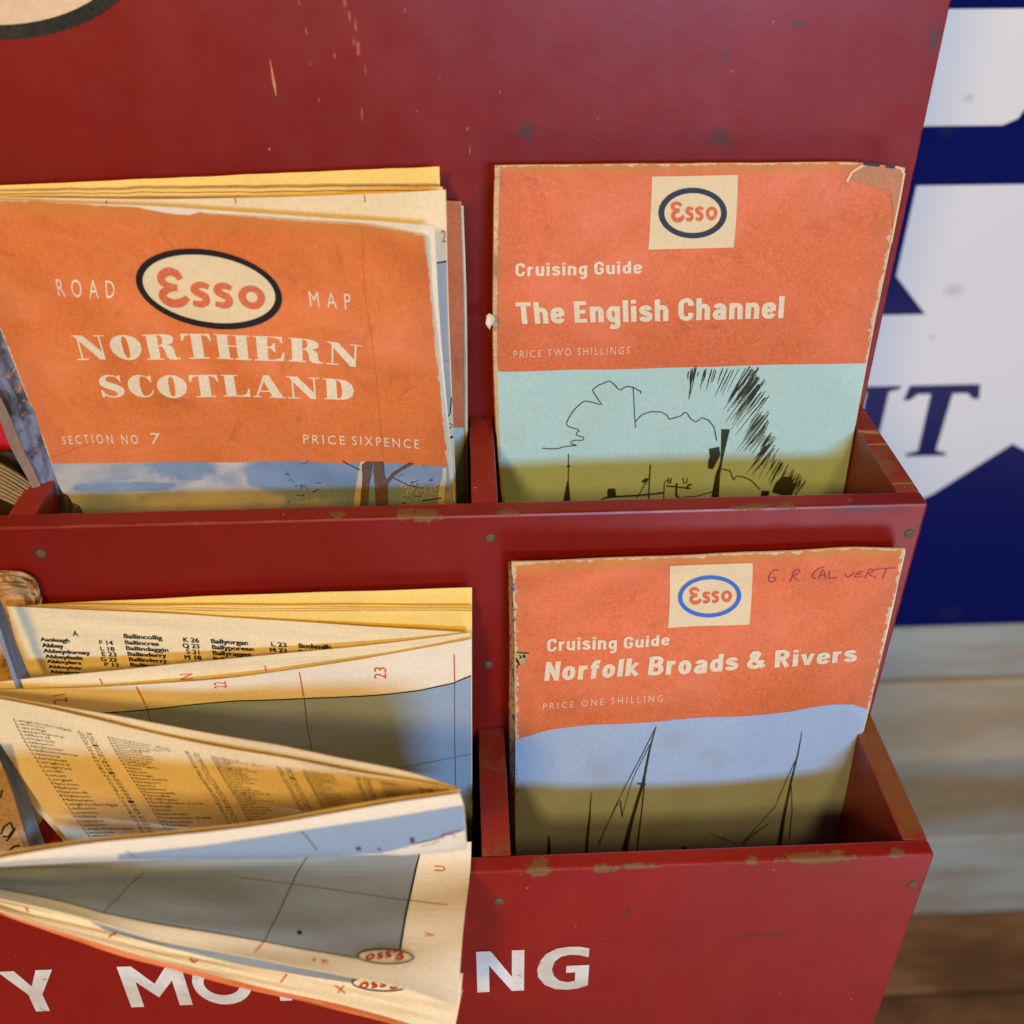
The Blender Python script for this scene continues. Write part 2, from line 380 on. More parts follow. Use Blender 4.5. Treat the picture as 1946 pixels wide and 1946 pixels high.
GROT = {'h': ([[(.1,0),(.1,1)], _arch], .51), 'n': ([[(.1,0),(.1,.73)], _arch], .51),
 'e': ([[(.14,.37),(.40,.37)], [(.41,.34),(.41,.50),(.36,.61),(.26,.64),(.15,.60),(.1,.48),(.1,.25),(.15,.13),(.26,.09),(.36,.12),(.42,.22)]], .51),
 's': ([[(.38,.52),(.34,.61),(.24,.64),(.13,.60),(.1,.51),(.15,.43),(.27,.37),(.38,.30),(.40,.21),(.36,.12),(.25,.09),(.13,.12),(.08,.22)]], .48),
 'i': ([[(.1,0),(.1,.73)], [(.1,.83),(.1,1)]], .2), 'l': ([[(.1,0),(.1,1)]], .2),
 'g': ([_ring(), [(.41,.73),(.41,.2),(.41,-.08),(.36,-.19),(.25,-.22),(.12,-.18)]], .51),
 'u': ([[(.1,.73),(.1,.45),(.1,.26),(.15,.13),(.25,.09),(.36,.15),(.41,.28)], [(.41,.73),(.41,0)]], .51),
 'r': ([[(.1,0),(.1,.73)], [(.1,.45),(.16,.58),(.25,.63),(.34,.62)]], .36), 'd': ([_ring(), [(.41,0),(.41,1)]], .51),
 'a': ([[(.11,.53),(.17,.62),(.27,.64),(.37,.59),(.41,.47),(.41,.25),(.41,0)], [(.41,.41),(.25,.38),(.13,.31),(.1,.2),(.15,.11),(.25,.09),(.36,.15),(.41,.26)]], .51),
 'o': ([_ring()], .51), 'f': ([[(.36,.90),(.27,.91),(.18,.86),(.15,.72),(.15,.4),(.15,0)], [(0,.65),(.33,.65)]], .36),
 'k': ([[(.1,0),(.1,1)], [(.13,.28),(.43,.72)], [(.2,.40),(.46,.01)]], .52), 'v': ([[(.08,.72),(.26,.04)], [(.44,.72),(.26,.04)]], .52),
 'T': ([[(0,.905),(.56,.905)], [(.28,.9),(.28,0)]], .56), 'E': ([[(.1,0),(.1,1)], [(.1,.905),(.46,.905)], [(.1,.51),(.42,.51)], [(.1,.095),(.47,.095)]], .48),
 'C': ([_C], .57), 'G': ([_C+[(.47,.47)], [(.30,.45),(.53,.45)]], .57), 'N': ([[(.1,0),(.1,1)], [(.47,0),(.47,1)], [(.1,.95),(.47,.05)]], .57),
 'B': ([[(.1,0),(.1,1)], _bowl, [(.1,.52),(.32,.51),(.44,.43),(.48,.29),(.44,.16),(.32,.09),(.1,.09)]], .58), 'R': ([[(.1,0),(.1,1)], _bowl, [(.27,.50),(.47,.01)]], .58),
 '&': ([[(.64,.06),(.42,.34),(.2,.64),(.17,.78),(.25,.90),(.37,.88),(.41,.76),(.34,.62),(.14,.42),(.09,.26),(.17,.12),(.32,.08),(.47,.2),(.58,.45)]], .68)}
def grot(txt, w_=.205, gap=.105):
    out, x = [], 0
    for ch in txt:
        if ch == ' ': x += .27; continue
        st, wd = GROT[ch]
        for j, pl in enumerate(st):
            V, F = ribbon2d(pl, w_ if len(pl) > 2 or abs(pl[0][0]-pl[1][0]) < .03 else w_*.9, 2 if len(pl) == 2 else 5*len(pl)); out.append([V+[x, 0], F, j*.0007])
        x += wd+gap
    x -= gap
    for o in out: o[0] = o[0]/[x, 1]
    return out
def place(sheet, shape, top, bot):
    """flat shape in the box 0..1 x 0..1 (y up) -> parameters on the sheet, between two lines"""
    if isinstance(shape, list): return [place(sheet, tuple(x[:2]), top, bot)+(x[2],) for x in shape]
    V, F = shape; T = sheet.uv(top); B = sheet.uv(bot)
    a = lerp_curve(T, np.clip(V[:, 0], 0, 1)); b = lerp_curve(B, np.clip(V[:, 0], 0, 1))
    return b+(a-b)*V[:, 1:2], F
def merge(parts):
    Vs, Fs, k = [], [], 0
    for V, F in parts: Vs.append(V); Fs += [[int(q)+k for q in f] for f in F]; k += len(V)
    return np.concatenate(Vs), Fs
def lay(name, sheet, parts, h, mat, parent, cuts=20, stuff=False):
    """each piece of print is an object of its own; bold words come as a list of copies at their own heights"""
    if stuff:
        o = lay1(name, sheet, [merge(parts)], h, mat, parent, cuts); o['kind'] = 'stuff'; return o
    o = None
    for p in parts:
        q = lay1(name, sheet, p if isinstance(p, list) else [p], h, mat, parent, cuts); o = o or q
    return o
def lay1(name, sheet, parts, h, mat, parent, cuts):
    PP, FF, UVs, k0 = [], [], [], 0
    for part in parts:
        V, F = part[0], part[1]; hh = h+(part[2] if len(part) > 2 else 0)
        V = np.asarray(V)
        if cuts:
            bm = bmesh.new()
            vs = [bm.verts.new((a, b, 0)) for a, b in V]
            for f in F:
                try: bm.faces.new([vs[int(k)] for k in f])
                except ValueError: pass
            lo, hi = V.min(0), V.max(0)
            for ax in (0, 1):
                for k in range(1, cuts):
                    c = k/cuts
                    if lo[ax] < c < hi[ax]:
                        co = [0, 0, 0]; co[ax] = c; no = [0, 0, 0]; no[ax] = 1
                        bmesh.ops.bisect_plane(bm, geom=bm.verts[:]+bm.edges[:]+bm.faces[:], plane_co=co, plane_no=no)
            bm.verts.index_update()
            V = np.array([v.co[:2] for v in bm.verts]); F = [[v.index for v in f.verts] for f in bm.faces]; bm.free()
        W_ = V if isinstance(sheet, Plane) else np.clip(V, 0, 1)
        P, n = sheet(W_[:, 0], W_[:, 1], hh)
        for f in F:
            a, b, c = P[f[0]], P[f[1]], P[f[2]]
            f = f if np.dot(np.cross(b-a, c-a), n[f[0]]) > 0 else f[::-1]
            FF.append([q+k0 for q in f])
        PP.append(P); UVs.append(V); k0 += len(P)
    return obj(name, np.concatenate(PP), FF, mat, parent, uvs=np.concatenate(UVs))
def fill(sheet, top, bot, nx=40, ny=10):
    T = lerp_curve(sheet.uv(top), np.linspace(0, 1, nx+1)); B = lerp_curve(sheet.uv(bot), np.linspace(0, 1, nx+1))
    V = np.concatenate([B+(T-B)*t for t in np.linspace(0, 1, ny+1)]); F = []
    for j in range(ny):
        for i in range(nx): a = j*(nx+1)+i; F.append([a, a+1, a+nx+2, a+nx+1])
    return V, F
def poly(sheet, px):
    uv = sheet.uv(px); tr = tessellate_polygon([[Vector((a, b, 0)) for a, b in uv]])
    return uv, [list(t) for t in tr]
def lines(name, sheet, segs, h, mat, parent, stuff=False):
    """segs: (photo polyline, width in units or list) -> thin ink strokes"""
    if not stuff:
        for sg_ in segs: o = lines(name, sheet, [sg_], h, mat, parent, True); del o['kind']
        return o
    Vs, Fs, k = [], [], 0
    for pts, w_ in segs:
        uv = sheet.uv(pts) if not isinstance(pts, tuple) else np.array(pts[0])
        L = len(uv); n = max(2, min(60, 6*(L-1)))
        C = lerp_curve(uv, np.linspace(0, 1, n)) if L > 1 else uv
        if name == 'pen_signature' and L > 2: C = cr(np.concatenate([uv, uv[:, :1]*0], 1), np.linspace(0, 1, n))[:, :2]
        P, N = sheet(C[:, 0], C[:, 1], h)
        T = np.gradient(P, axis=0); T /= np.linalg.norm(T, axis=1)[:, None]+1e-9
        sd = np.cross(N, T)
        ww = (np.interp(np.linspace(0, 1, n), np.linspace(0, 1, len(w_)), w_) if isinstance(w_, (list, tuple)) else np.full(n, w_))[:, None]/2
        Vs += [P+sd*ww, P-sd*ww]
        Fs += [[k+i+n, k+i+n+1, k+i+1, k+i] for i in range(n-1)]; k += 2*n
    o = obj(name, np.concatenate(Vs), Fs, mat, parent); o['kind'] = 'stuff'; return o
def q4(x0, y0, x1, y1, slope=0, lean=0):
    """text box helper: left/right x, top/baseline y at the left, slope of the baseline, lean of the verticals"""
    return [(x0-lean, y0), (x1-lean, y0+slope*(x1-x0))], [(x0, y1), (x1, y1+slope*(x1-x0))]

# ------------------------------------------------------------------ materials
def red_paint(name, chips, stains, pale=None, base=(.225, .0085, .004)):
    t = NT(name)
    c = t.mix(t.ramp(t.noise(9, 4), .35, .7), tuple(k*.88 for k in base), tuple(k*1.1 for k in base))
    c = t.mix(t.math('MULTIPLY', t.ramp(t.noise(55, 4, .65), .55, .75), .22), c, (.16, .012, .012))
    # fine pale scratches and specks
    sc = t.ramp(t.noise(160, 5, .75, stretch=(5, 1, .7)), .70, .76)
    sc = t.math('MULTIPLY', sc, t.ramp(t.noise(14, 2), .52, .66))
    c = t.mix(t.math('MULTIPLY', sc, .65), c, (.62, .30, .20))
    spk = t.math('MULTIPLY', t.ramp(t.noise(420, 2, .5), .745, .77), t.ramp(t.noise(20, 2), .45, .6))
    c = t.mix(t.math('MULTIPLY', spk, .8), c, (.65, .45, .32))
    c = t.mix(t.math('MULTIPLY', t.ramp(t.noise(260, 3, .6), .72, .78), .6), c, (.10, .008, .01))
    nz = t.math('MULTIPLY', t.math('SUBTRACT', t.noise(300, 6, .78), .5), 3.4)
    if pale:
        d = t.math('ADD', t.blobs(pale), t.math('MULTIPLY', t.math('SUBTRACT', t.noise(700, 5, .75), .5), 3.5))
        c = t.mix(t.math('MULTIPLY', t.ramp(d, 1.1, .3), .5), c, (.50, .20, .10))
    # brush drag in the old gloss
    br = t.ramp(t.noise(240, 4, .7, stretch=(1, 1, .06)), .35, .75)
    c = t.mix(t.math('MULTIPLY', br, .16), c, tuple(k*.55 for k in base))
    if stains:
        d = t.math('ADD', t.blobs(stains), nz)
        c = t.mix(t.math('MULTIPLY', t.ramp(d, 1.2, .2), .72), c, (.055, .03, .022))
    bv = t.n('ShaderNodeBevel', samples=4); bv.inputs['Radius'].default_value = .0011
    gn = t.n('ShaderNodeNewGeometry'); dt = t.n('ShaderNodeVectorMath', operation='DOT_PRODUCT'); t.l(bv.outputs[0], dt.inputs[0]); t.l(gn.outputs['True Normal'], dt.inputs[1])
    ed = t.math('MULTIPLY', t.ramp(dt.outputs['Value'], .97, .86), t.ramp(t.noise(170, 5, .75), .44, .60))
    c = t.mix(t.math('MULTIPLY', ed, .75), c, t.mix(t.noise(120, 3), (.16, .05, .02), (.60, .26, .20)))
    bump = t.math('ADD', t.math('MULTIPLY', t.noise(35, 3), 1.0), t.math('MULTIPLY', t.noise(700, 3), .10))
    rough = t.math('ADD', .27, t.math('MULTIPLY', t.noise(70, 4), .22))
    if chips:
        d = t.math('ADD', t.blobs(chips), nz)
        k = t.ramp(d, .93, .87)
        wood = t.mix(t.noise(300, 4, .7, stretch=(.25, 1, 1)), (.12, .045, .012), (.28, .135, .045))
        rim = t.math('SUBTRACT', t.ramp(d, 1.12, .93), k)
        c = t.mix(t.math('MULTIPLY', rim, .45), c, (.12, .02, .01))
        c = t.mix(k, c, wood)
        rough = t.math('ADD', rough, t.math('MULTIPLY', k, .3))
        bump = t.math('SUBTRACT', bump, t.math('MULTIPLY', k, .7))
    return t.done(c, rough, bump, .35, .0006, .5)
def bare_edge(name, mixamt, axis=(1, .3, 1), streak=0):
    t = NT(name)
    wood = t.mix(t.noise(220, 5, .7, stretch=axis), (.13, .035, .010), (.33, .14, .045))
    redc = t.mix(t.noise(120, 4), (.24, .018, .012), (.36, .03, .018))
    k = t.ramp(t.noise(90, 5, .7), .62-mixamt, .78-mixamt)
    c = t.mix(k, redc, wood)
    if streak:
        s = t.ramp(t.noise(330, 3, .6, stretch=(.12, 1.1, 1), dist=.4), .60, .68)
        c = t.mix(t.math('MULTIPLY', s, streak), c, (.62, .36, .13))
    c = t.mix(t.ramp(t.noise(500, 3), .70, .75), c, (.6, .40, .22))
    return t.done(c, .5, t.noise(400, 4), .35, .0004, .4)

Z1, Z2, D1, D2 = -.5452, -2.0086, 1.0, 1.9673
TH = .115
p1 = lambda u, v: tuple(un(u, v, Y=-D1)); p2 = lambda u, v: tuple(un(u, v, Y=-D2)); p0 = lambda u, v: tuple(un(u, v, Y=0))
e1 = lambda u: tuple(un(u, 975-(u-973)*.026, Y=-D1)); e2_ = lambda u: tuple(un(u, 1655-(u-1050)*.044, Y=-D2))
def at(p, rx, ry, rz, dx=0, dy=0, dz=0): return ((p[0]+dx, p[1]+dy, p[2]+dz), (rx, ry, rz))
M_back = red_paint('red_back_board_paint', [],
   [at(p0(1000, 250), .06, .05, .05), at(p0(1370, 262), .07, .05, .06), at(p0(1775, 75), .03, .05, .07), at(p0(1380, 108), .02, .05, .03), at(p0(1515, 45), .03, .05, .02), at(p0(526, 184), .012, .05, .014)],
   [at(p0(a_, b_), r_*.75, .05, r2_*.75) for a_, b_, r_, r2_ in ((655, 5, .012, .05), (664, 30, .010, .03), (676, 48, .010, .05), (681, 92, .014, .045), (672, 76, .008, .03), (582, 58, .008, .03), (636, 108, .007, .03), (590, 122, .006, .012), (606, 190, .008, .02), (688, 215, .008, .05), (694, 132, .006, .03), (893, 284, .007, .03), (888, 245, .010, .012), (836, 146, .006, .008), (568, 6, .006, .02), (770, 18, .006, .02), (950, 175, .006, .01))])
M_p1 = red_paint('red_upper_panel_paint',
   [at(e1(812), .085, .09, .045), at(e1(770), .05, .05, .03, dy=.03), at(e1(1440), .14, .05, .022), at(e1(1500), .06, .05, .02), at(e1(968), .05, .03, .02, dy=.02), at(e1(1620), .012, .02, .02, dy=.05), at(e1(640), .05, .03, .02, dy=.03)],
   [at(p1(932, 1022), .038, .05, .033), at(p1(908, 1024), .015, .05, .014), at(p1(1728, 1014), .04, .05, .04), at(p1(78, 1052), .05, .05, .05), at(p1(928, 1263), .045, .05, .045), at(p1(1640, 968), .18, .05, .03), at(p1(1750, 1000), .03, .05, .04)])
M_p2 = red_paint('red_lower_panel_paint',
   [at(e2_(1022), .075, .08, .05), at(e2_(1150), .07, .035, .022, dz=-.01), at(e2_(1215), .08, .03, .018), at(e2_(1430), .035, .04, .03), at(e2_(1550), .20, .045, .035), at(e2_(1705), .05, .04, .025), at(p2(1470, 1653), .012, .02, .012)],
   [at(p2(948, 1712), .04, .05, .035), at(p2(1735, 1680), .05, .05, .04), at(p2(1450, 1775), .22, .05, .02), at(p2(1190, 1730), .02, .05, .05)], base=(.28, .011, .006))
M_div = bare_edge('worn_divider_edge', .10)
M_side_u = bare_edge('scratched_side_edge', .2, streak=.8)
M_side_l = bare_edge('bare_side_edge', .30)
M_red = red_paint('red_inside_paint', [], [])
M_red2 = red_paint('red_side_paint', [], [at((0, -1.2, -2.8), .1, .3, .3)])

# ------------------------------------------------------------------ the rack
XL = -6.95
rack = thing('display_rack', (-3.4, -.9, -10), 'red painted wooden map rack with stepped pockets and worn paint on its edges', 'map rack')
box('back_board', XL, 0, 0, .13, -10, 3.4, M_back, rack, .01)
fp1 = box('front_panel', XL, 0, -D1, -D1+TH, -3.6, Z1, [M_p1], rack, .014); settag(fp1, 'upper pocket front with rusty nail marks')
fp2 = box('front_panel', XL, 0, -D2, -D2+TH-.02, -5.6, Z2, [M_p2], rack, .014); settag(fp2, 'lower pocket front lettered in white')
comp = 2.27
box('side_board', -.118, -.002, -D1+TH, -.001, -3.4, Z1-.002, [M_red2, M_side_u], rack, .007, True)
box('side_board', -.128, -.002, -D2+TH-.02, -D1-.001, -5.5, Z2-.002, [M_red2, M_side_l], rack, .007, True)
for k in (1, 2):
    x = -comp*k
    box('divider', x, x+.132, -D1+TH, -.001, -3.4, Z1-.004, [M_red, M_div], rack, .007, True)
    box('divider', x+.005, x+.152, -D2+TH-.02, -D1-.001, -5.5, Z2-.004, [M_red, M_div], rack, .007, True)
box('pocket_floor', XL+.02, -.13, -D1+TH, -.001, -2.75, -2.65, M_red, rack, .004)
box('pocket_floor', XL+.02, -.13, -D2+TH-.02, -D1-.001, -4.45, -4.35, M_red, rack, .004)
# nail heads sunk in the fronts
M_nail = NT('rusty_nail'); M_nail = M_nail.done(M_nail.mix(M_nail.noise(900, 4), (.05, .045, .03), (.20, .12, .06)), .7, M_nail.noise(1200, 3), .6, .0004, .4)
nv, nf = [], []
nn = 12
for j, (r, y) in enumerate(((.026, .004), (.024, -.005), (.013, -.009))):
    for i in range(nn): a = 2*math.pi*i/nn; nv.append((r*math.cos(a), y, r*math.sin(a)))
for j in range(2):
    for i in range(nn): k = (i+1) % nn; nf.append([j*nn+i, j*nn+k, (j+1)*nn+k, (j+1)*nn+i])
nf.append([2*nn+i for i in range(nn)])
nail0 = None
for P_ in (p1(932, 1022), p1(1728, 1014), p1(78, 1052), p1(928, 1263), p2(948, 1712), p2(1735, 1680)):
    if nail0 is None:
        nail0 = obj('nail', nv, nf, M_nail, None); nail0.parent = rack; o = nail0
    else:
        o = nail0.copy(); COL.objects.link(o)
    o.location = Vector(P_)*U-rack.location
lines('scratch', Plane(0), [([(513, 112), (516, 130), (521, 158), (525, 182)], [.002, .009, .014, .004])], .002, ink('bare_scratch', (.62, .26, .10), .2, (.3, .05, .02)), rack)
# emblem: black ringed cream oval on the back board
M_cream_p = paper('cream_emblem_paint', (.74, .56, .36), .06, dirtamt=.2, rough=.4)
M_black_p = paper('black_emblem_paint', (.022, .022, .018), .5, dirtamt=.5, dirt=(.07, .06, .045), rough=.45)
bp = Plane(0)
xa, zb = un(5, 75, Y=0)[0], un(5, 75, Y=0)[2]
q = un(226, 2, Y=0); dx, dz = q[0]-xa, q[2]-zb
best = None
for b_ in np.linspace(.3, 2, 400):
    a_ = 1.45*b_; t_ = 1-dz/b_
    er = abs((dx/a_)**2+t_*t_-1)
    if best is None or er < best[0]: best = (er, a_, b_)
EA, EB = best[1], best[2]
def ell_mesh(cx, cz, a, b, n=72): return np.array([(cx, cz)]+[(cx+a*math.cos(2*math.pi*i/n), cz+b*math.sin(2*math.pi*i/n)) for i in range(n)]), [[0, 1+i, 1+(i+1) % n] for i in range(n)]
bwid = zb-un(5, 47, Y=0)[2]; bwid = abs(bwid)
em = lay('emblem', bp, [ell_mesh(xa, zb+EB, EA, EB)], .003, M_black_p, rack, 0)
lay('emblem_face', bp, [ell_mesh(xa, zb+EB, EA-bwid*1.15, EB-bwid)], .005, M_cream_p, em, 0)
# white lettering on the lower front
M_white_p = NT('white_letter_paint')
c_ = M_white_p.mix(M_white_p.ramp(M_white_p.noise(60, 4), .3, .7), (.62, .55, .44), (.86, .84, .78))
c_ = M_white_p.mix(M_white_p.ramp(M_white_p.noise(300, 6, .78), .61, .66), c_, (.36, .10, .06))
M_white_p = M_white_p.done(c_, .45, M_white_p.noise(500, 3), .3, .0003)
lp = Plane(-D2)
def letter(ch, xpx0, xpx1, ypx, off=.03):
    """one capital: x extents measured in the photo at height ypx, common cap height"""
    x0, x1 = un(xpx0, ypx, Y=-D2)[0], un(xpx1, ypx, Y=-D2)[0]
    V, F = CAPS[ch](); return np.stack([x0+(x1-x0)*V[:, 0], LZ0+(LZ1-LZ0)*V[:, 1]], 1), F
def capsO(k=.24, kx=.19):
    n = 40; V = []
    for i in range(n):
        a = 2*math.pi*i/n; V += [(.5+.5*math.cos(a), .5+.53*math.sin(a)), (.5+(.5-kx)*math.cos(a), .5+(.53-kx*1.25)*math.sin(a))]
    return np.array(V), [[2*i, 2*((i+1) % n), 2*((i+1) % n)+1, 2*i+1] for i in range(n)]
CAPS = {'O': capsO, 'Y': lambda: polys2d([[(0,1),(.30,1),(.5,.62),(.70,1),(1,1),(.63,.42),(.63,0),(.37,0),(.37,.42)]]),
 'M': lambda: polys2d([[(0,0),(0,1),(.22,1),(.5,.56),(.78,1),(1,1),(1,0),(.79,0),(.79,.62),(.5,.22),(.21,.62),(.21,0)]]),
 'T': lambda: polys2d([[(0,1),(1,1),(1,.8),(.63,.8),(.63,0),(.37,0),(.37,.8),(0,.8)]]),
 'R': lambda: polys2d([[(0,0),(0,1),(.55,1),(.8,.9),(.85,.7),(.78,.52),(.6,.43),(1,0),(.7,0),(.32,.4),(.28,.4),(.28,0)],[(.28,.6),(.28,.82),(.48,.82),(.56,.72),(.48,.6)]]),
 'I': lambda: polys2d([[(0,0),(0,1),(1,1),(1,0)]]),
 'N': lambda: polys2d([[(0,0),(0,1),(.30,1),(.74,.36),(.74,1),(1,1),(1,0),(.74,0),(.26,.66),(.26,0)]]),
 'G': lambda: polys2d([[(.98,.97),(.98,.76),(.80,.82),(.62,.84),(.45,.80),(.33,.69),(.28,.5),(.33,.33),(.44,.21),(.6,.16),(.74,.19),(.74,.40),(.56,.40),(.56,.57),(1,.57),(1,.06),(.8,-.01),(.6,-.03),(.36,0),(.15,.12),(.02,.32),(0,.5),(.04,.7),(.16,.88),(.36,1.0),(.6,1.03),(.8,1.02)]])}
LZ0 = un(945, 1883, Y=-D2)[2]; LZ1 = un(945, 1806, Y=-D2)[2]
lt = [letter('Y', 14, 118, 1885), letter('M', 238, 358, 1880), letter('O', 368, 480, 1875), letter('T', 496, 584, 1880), letter('O', 592, 700, 1880), letter('R', 722, 808, 1870), letter('I', 843, 867, 1870), letter('N', 906, 996, 1845), letter('G', 1021, 1119, 1840)]
xY = un(8, 1885, Y=-D2)[0]
for i, ch in enumerate('PPAH'):
    V, F = text2d(ch, 0); x1 = xY-.06-i*.33; lt.append((np.stack([x1-.27+.27*V[:, 0], LZ0+(LZ1-LZ0)*V[:, 1]], 1), F))
lay('lettering', lp, lt, .004, M_white_p, fp2, 0)

# ------------------------------------------------------------------ paper materials
M_orange = paper('orange_cover_print', (.66, .170, .038), .10, wear=.008, fibre=.38, fibcol=(.80, .36, .16), dirt=(.42, .12, .04), dirtamt=.35, rough=.55, tone=(.70, .26, .05))
M_coral = paper('coral_cover_print', (.68, .155, .050), .12, wear=.020, fibre=.42, fibcol=(.88, .40, .24), dirt=(.45, .16, .06), dirtamt=.3, rough=.5, tone=(.62, .27, .05))
M_sky = paper('pale_blue_print', (.44, .66, .63), .06, dirtamt=.22, dirt=(.42, .42, .25), rough=.5)
M_sky2 = paper('grey_blue_print', (.38, .50, .68), .06, dirtamt=.3, dirt=(.34, .32, .26), rough=.45)
M_paper = paper('aged_paper', (.78, .70, .54), .05, dirtamt=.15, dirt=(.62, .48, .28))
M_paper_y = paper('yellowed_paper', (.80, .68, .44), .06, dirtamt=.25, dirt=(.60, .42, .18))
M_paper_d = paper('browned_paper', (.42, .28, .14), .2, dirtamt=.6, dirt=(.16, .08, .03))
M_gold = paper('aged_paper_warm_glow', (.90, .66, .19), .06, dirtamt=.2, dirt=(.62, .38, .12))  # aged paper, with the warm glow on the rear leaves painted into its yellow
M_sea = paper('map_sea_print', (.27, .36, .47), .04, dirtamt=.15, dirt=(.26, .28, .26), rough=.6)
M_cream_i = ink('cream_print', (.80, .70, .50), .25, (.75, .35, .15))
M_cream_f = ink('faint_cream_print', (.82, .62, .42), .3, (.72, .2, .1))
M_panel = paper('logo_panel_print', (.74, .61, .38), .05, dirtamt=.35, dirt=(.62, .55, .35))
M_red_i = ink('red_logo_print', (.68, .16, .07), .45, (.74, .5, .28))
M_dred_i = ink('dark_red_print', (.42, .03, .025))
M_sea_l = paper('pale_sea_print', (.42, .44, .43), .05, dirtamt=.15)
M_black_i = ink('black_print', (.018, .014, .014))
M_navy_i = ink('dark_slate_print', (.035, .05, .075))
M_blue_i = ink('bright_blue_print', (.05, .17, .62))
M_pen = ink('purple_pen', (.24, .06, .09), .75, (.7, .2, .1))
M_brown_i = ink('brown_print', (.07, .028, .015), .15, (.3, .2, .1))
M_redline = ink('red_map_ink', (.62, .10, .045), .3)
M_greyline = ink('grey_map_ink', (.12, .07, .09))
M_sketch = ink('sketch_ink', (.035, .042, .03), .35, (.2, .25, .18))
M_index = ink('index_ink', (.018, .014, .012))

def logo(sheet, parent, panel, c, a, b, ring, mring, word_t, word_b, h=.004, mpanel=None, mword=None):
    """optional cream panel, ringed oval, red word; a, b = half axes of the oval as photo vectors"""
    if panel:
        lay('logo_panel', sheet, [fill(sheet, panel[0], panel[1], 8, 6)], h, mpanel or M_panel, parent, 20)
    def oval(k):
        n = 56; V = [c]+[(c[0]+k*a[0]*math.cos(t)+k*b[0]*math.sin(t), c[1]+k*a[1]*math.cos(t)+k*b[1]*math.sin(t)) for t in (2*math.pi*i/n for i in range(n))]
        return sheet.uv(V), [[0, 1+i, 1+(i+1) % n] for i in range(n)]
    def ringm(k0, k1x):
        n = 56; V = []
        la = math.hypot(*a); lb = math.hypot(*b)
        for i in range(n):
            t = 2*math.pi*i/n; V.append((c[0]+a[0]*math.cos(t)+b[0]*math.sin(t), c[1]+a[1]*math.cos(t)+b[1]*math.sin(t)))
            ka = 1-ring/la; kb = 1-ring*.92/lb
            V.append((c[0]+ka*a[0]*math.cos(t)+kb*b[0]*math.sin(t), c[1]+ka*a[1]*math.cos(t)+kb*b[1]*math.sin(t)))
        return sheet.uv(V), [[2*i, 2*((i+1) % n), 2*((i+1) % n)+1, 2*i+1] for i in range(n)]
    if not panel: lay('logo_oval', sheet, [oval(.99)], h, mpanel or M_panel, parent, 24)
    lay('logo_ring', sheet, [ringm(1, 0)], h*2, mring, parent, 24)
    lay('logo_word', sheet, [place(sheet, esso2d(), word_t, word_b)], h*2, mword or M_red_i, parent, 24)

# ------------------------------------------------------------------ cruising guides (right column)
def guide_body(name, sh, parent, thick, mat, ragged=None):
    cover = sh.build('cover', [mat, M_paper_y], parent, 48, 60, .012, ragged)
    back = Sheet([[np.array(p)+np.array([0, thick, -.02-.8*thick]) for p in r] for r in sh.C.tolist()], .003, 9)
    for k in range(1, 5):
        d_ = thick*k/5
        lf = Sheet([[np.array(p)+np.array([.006+.003*(k % 2), d_, -.01-.75*d_-.004*((k*7) % 3)]) for p in r] for r in sh.C.tolist()], .003, 20+k)
        lf.build('leaf', [M_paper_y, M_paper_y], parent, 16, 12, .006)
    back.build('back_cover', [mat, M_paper_y], parent, 20, 16, .010)
    return cover
M_coral_plain = paper('plain_orange_cover_print', (.68, .17, .05), .10, fibre=.3, rough=.5)
# English Channel guide in the upper pocket
gA = thing('cruising_guide', (-1.1, -.3, -2.6), 'orange and pale blue English Channel guide with a torn top right corner', 'guide booklet', 'cruising guides in the rack')
sA = Sheet([row([(940, 314), (1200, 311), (1500, 309), (1690, 309), (1722, 320)], (-.16, -.15, -.14, -.15)),
            row([(938, 420), (1702, 420)], (-.18, -.16, -.16, -.16)),
            row([(938, 700), (1648, 690)], (-.22, -.19, -.19, -.2)),
            row([(955, 962), (1600, 950)], (-.27, -.24, -.24, -.26)),
            row([(1000, 1330), (1530, 1320)], (-.32, -.3, -.3, -.32))], .006, 3)
cA = guide_body('g', sA, gA, .10, M_coral, {'t': .15, 'r': .10, 'l': .15})
# worn folded spine on the left edge and bare torn corner
M_spine = paper('worn_spine_paper', (.60, .42, .22), .25, dirtamt=.8, dirt=(.12, .07, .03), bstr=.6)
lay('spine_wear', sA, [(lambda V, F: (V, F))(*fill(sA, [(941, 314), (951, 314)], [(955, 962), (960, 962)], 2, 60))], .004, M_spine, cA, 0)
M_torn = paper('torn_corner_paper', (.50, .22, .12), .14, dirtamt=.5, dirt=(.40, .24, .10))
lay('torn_corner', sA, [poly(sA, [(1612, 340), (1620, 325), (1640, 313), (1690, 311), (1712, 318), (1719, 330), (1715, 365), (1706, 420), (1700, 450), (1697, 400), (1690, 362), (1650, 352), (1630, 346)])], .004, M_torn, cA)
M_tear = ink('pale_torn_edge', (.82, .62, .36), .2, (.5, .2, .08))
lines('torn_edge', sA, [([(1609, 345), (1618, 327), (1638, 314), (1655, 312)], .012), ([(1690, 311), (1712, 318), (1721, 331), (1716, 365), (1706, 420), (1698, 462)], .010)], .006, M_tear, cA)
lines('tape', sA, [([(1640, 311), (1672, 309)], .014), ([(1684, 308), (1702, 309)], .014)], .007, M_navy_i, cA)
lay('sky_picture', sA, [fill(sA, [(939, 706), (1200, 701), (1450, 693), (1646, 690)], [(955, 962), (1600, 950)], 40, 16)], .003, M_sky, cA, 0)
logo(sA, cA, ([(1239, 335), (1402, 332)], [(1232, 474), (1394, 470)]), (1316, 404), (65, -2), (-3, -48), 11, M_navy_i, [(1273, 383), (1364, 381)], [(1276, 421), (1362, 418)])
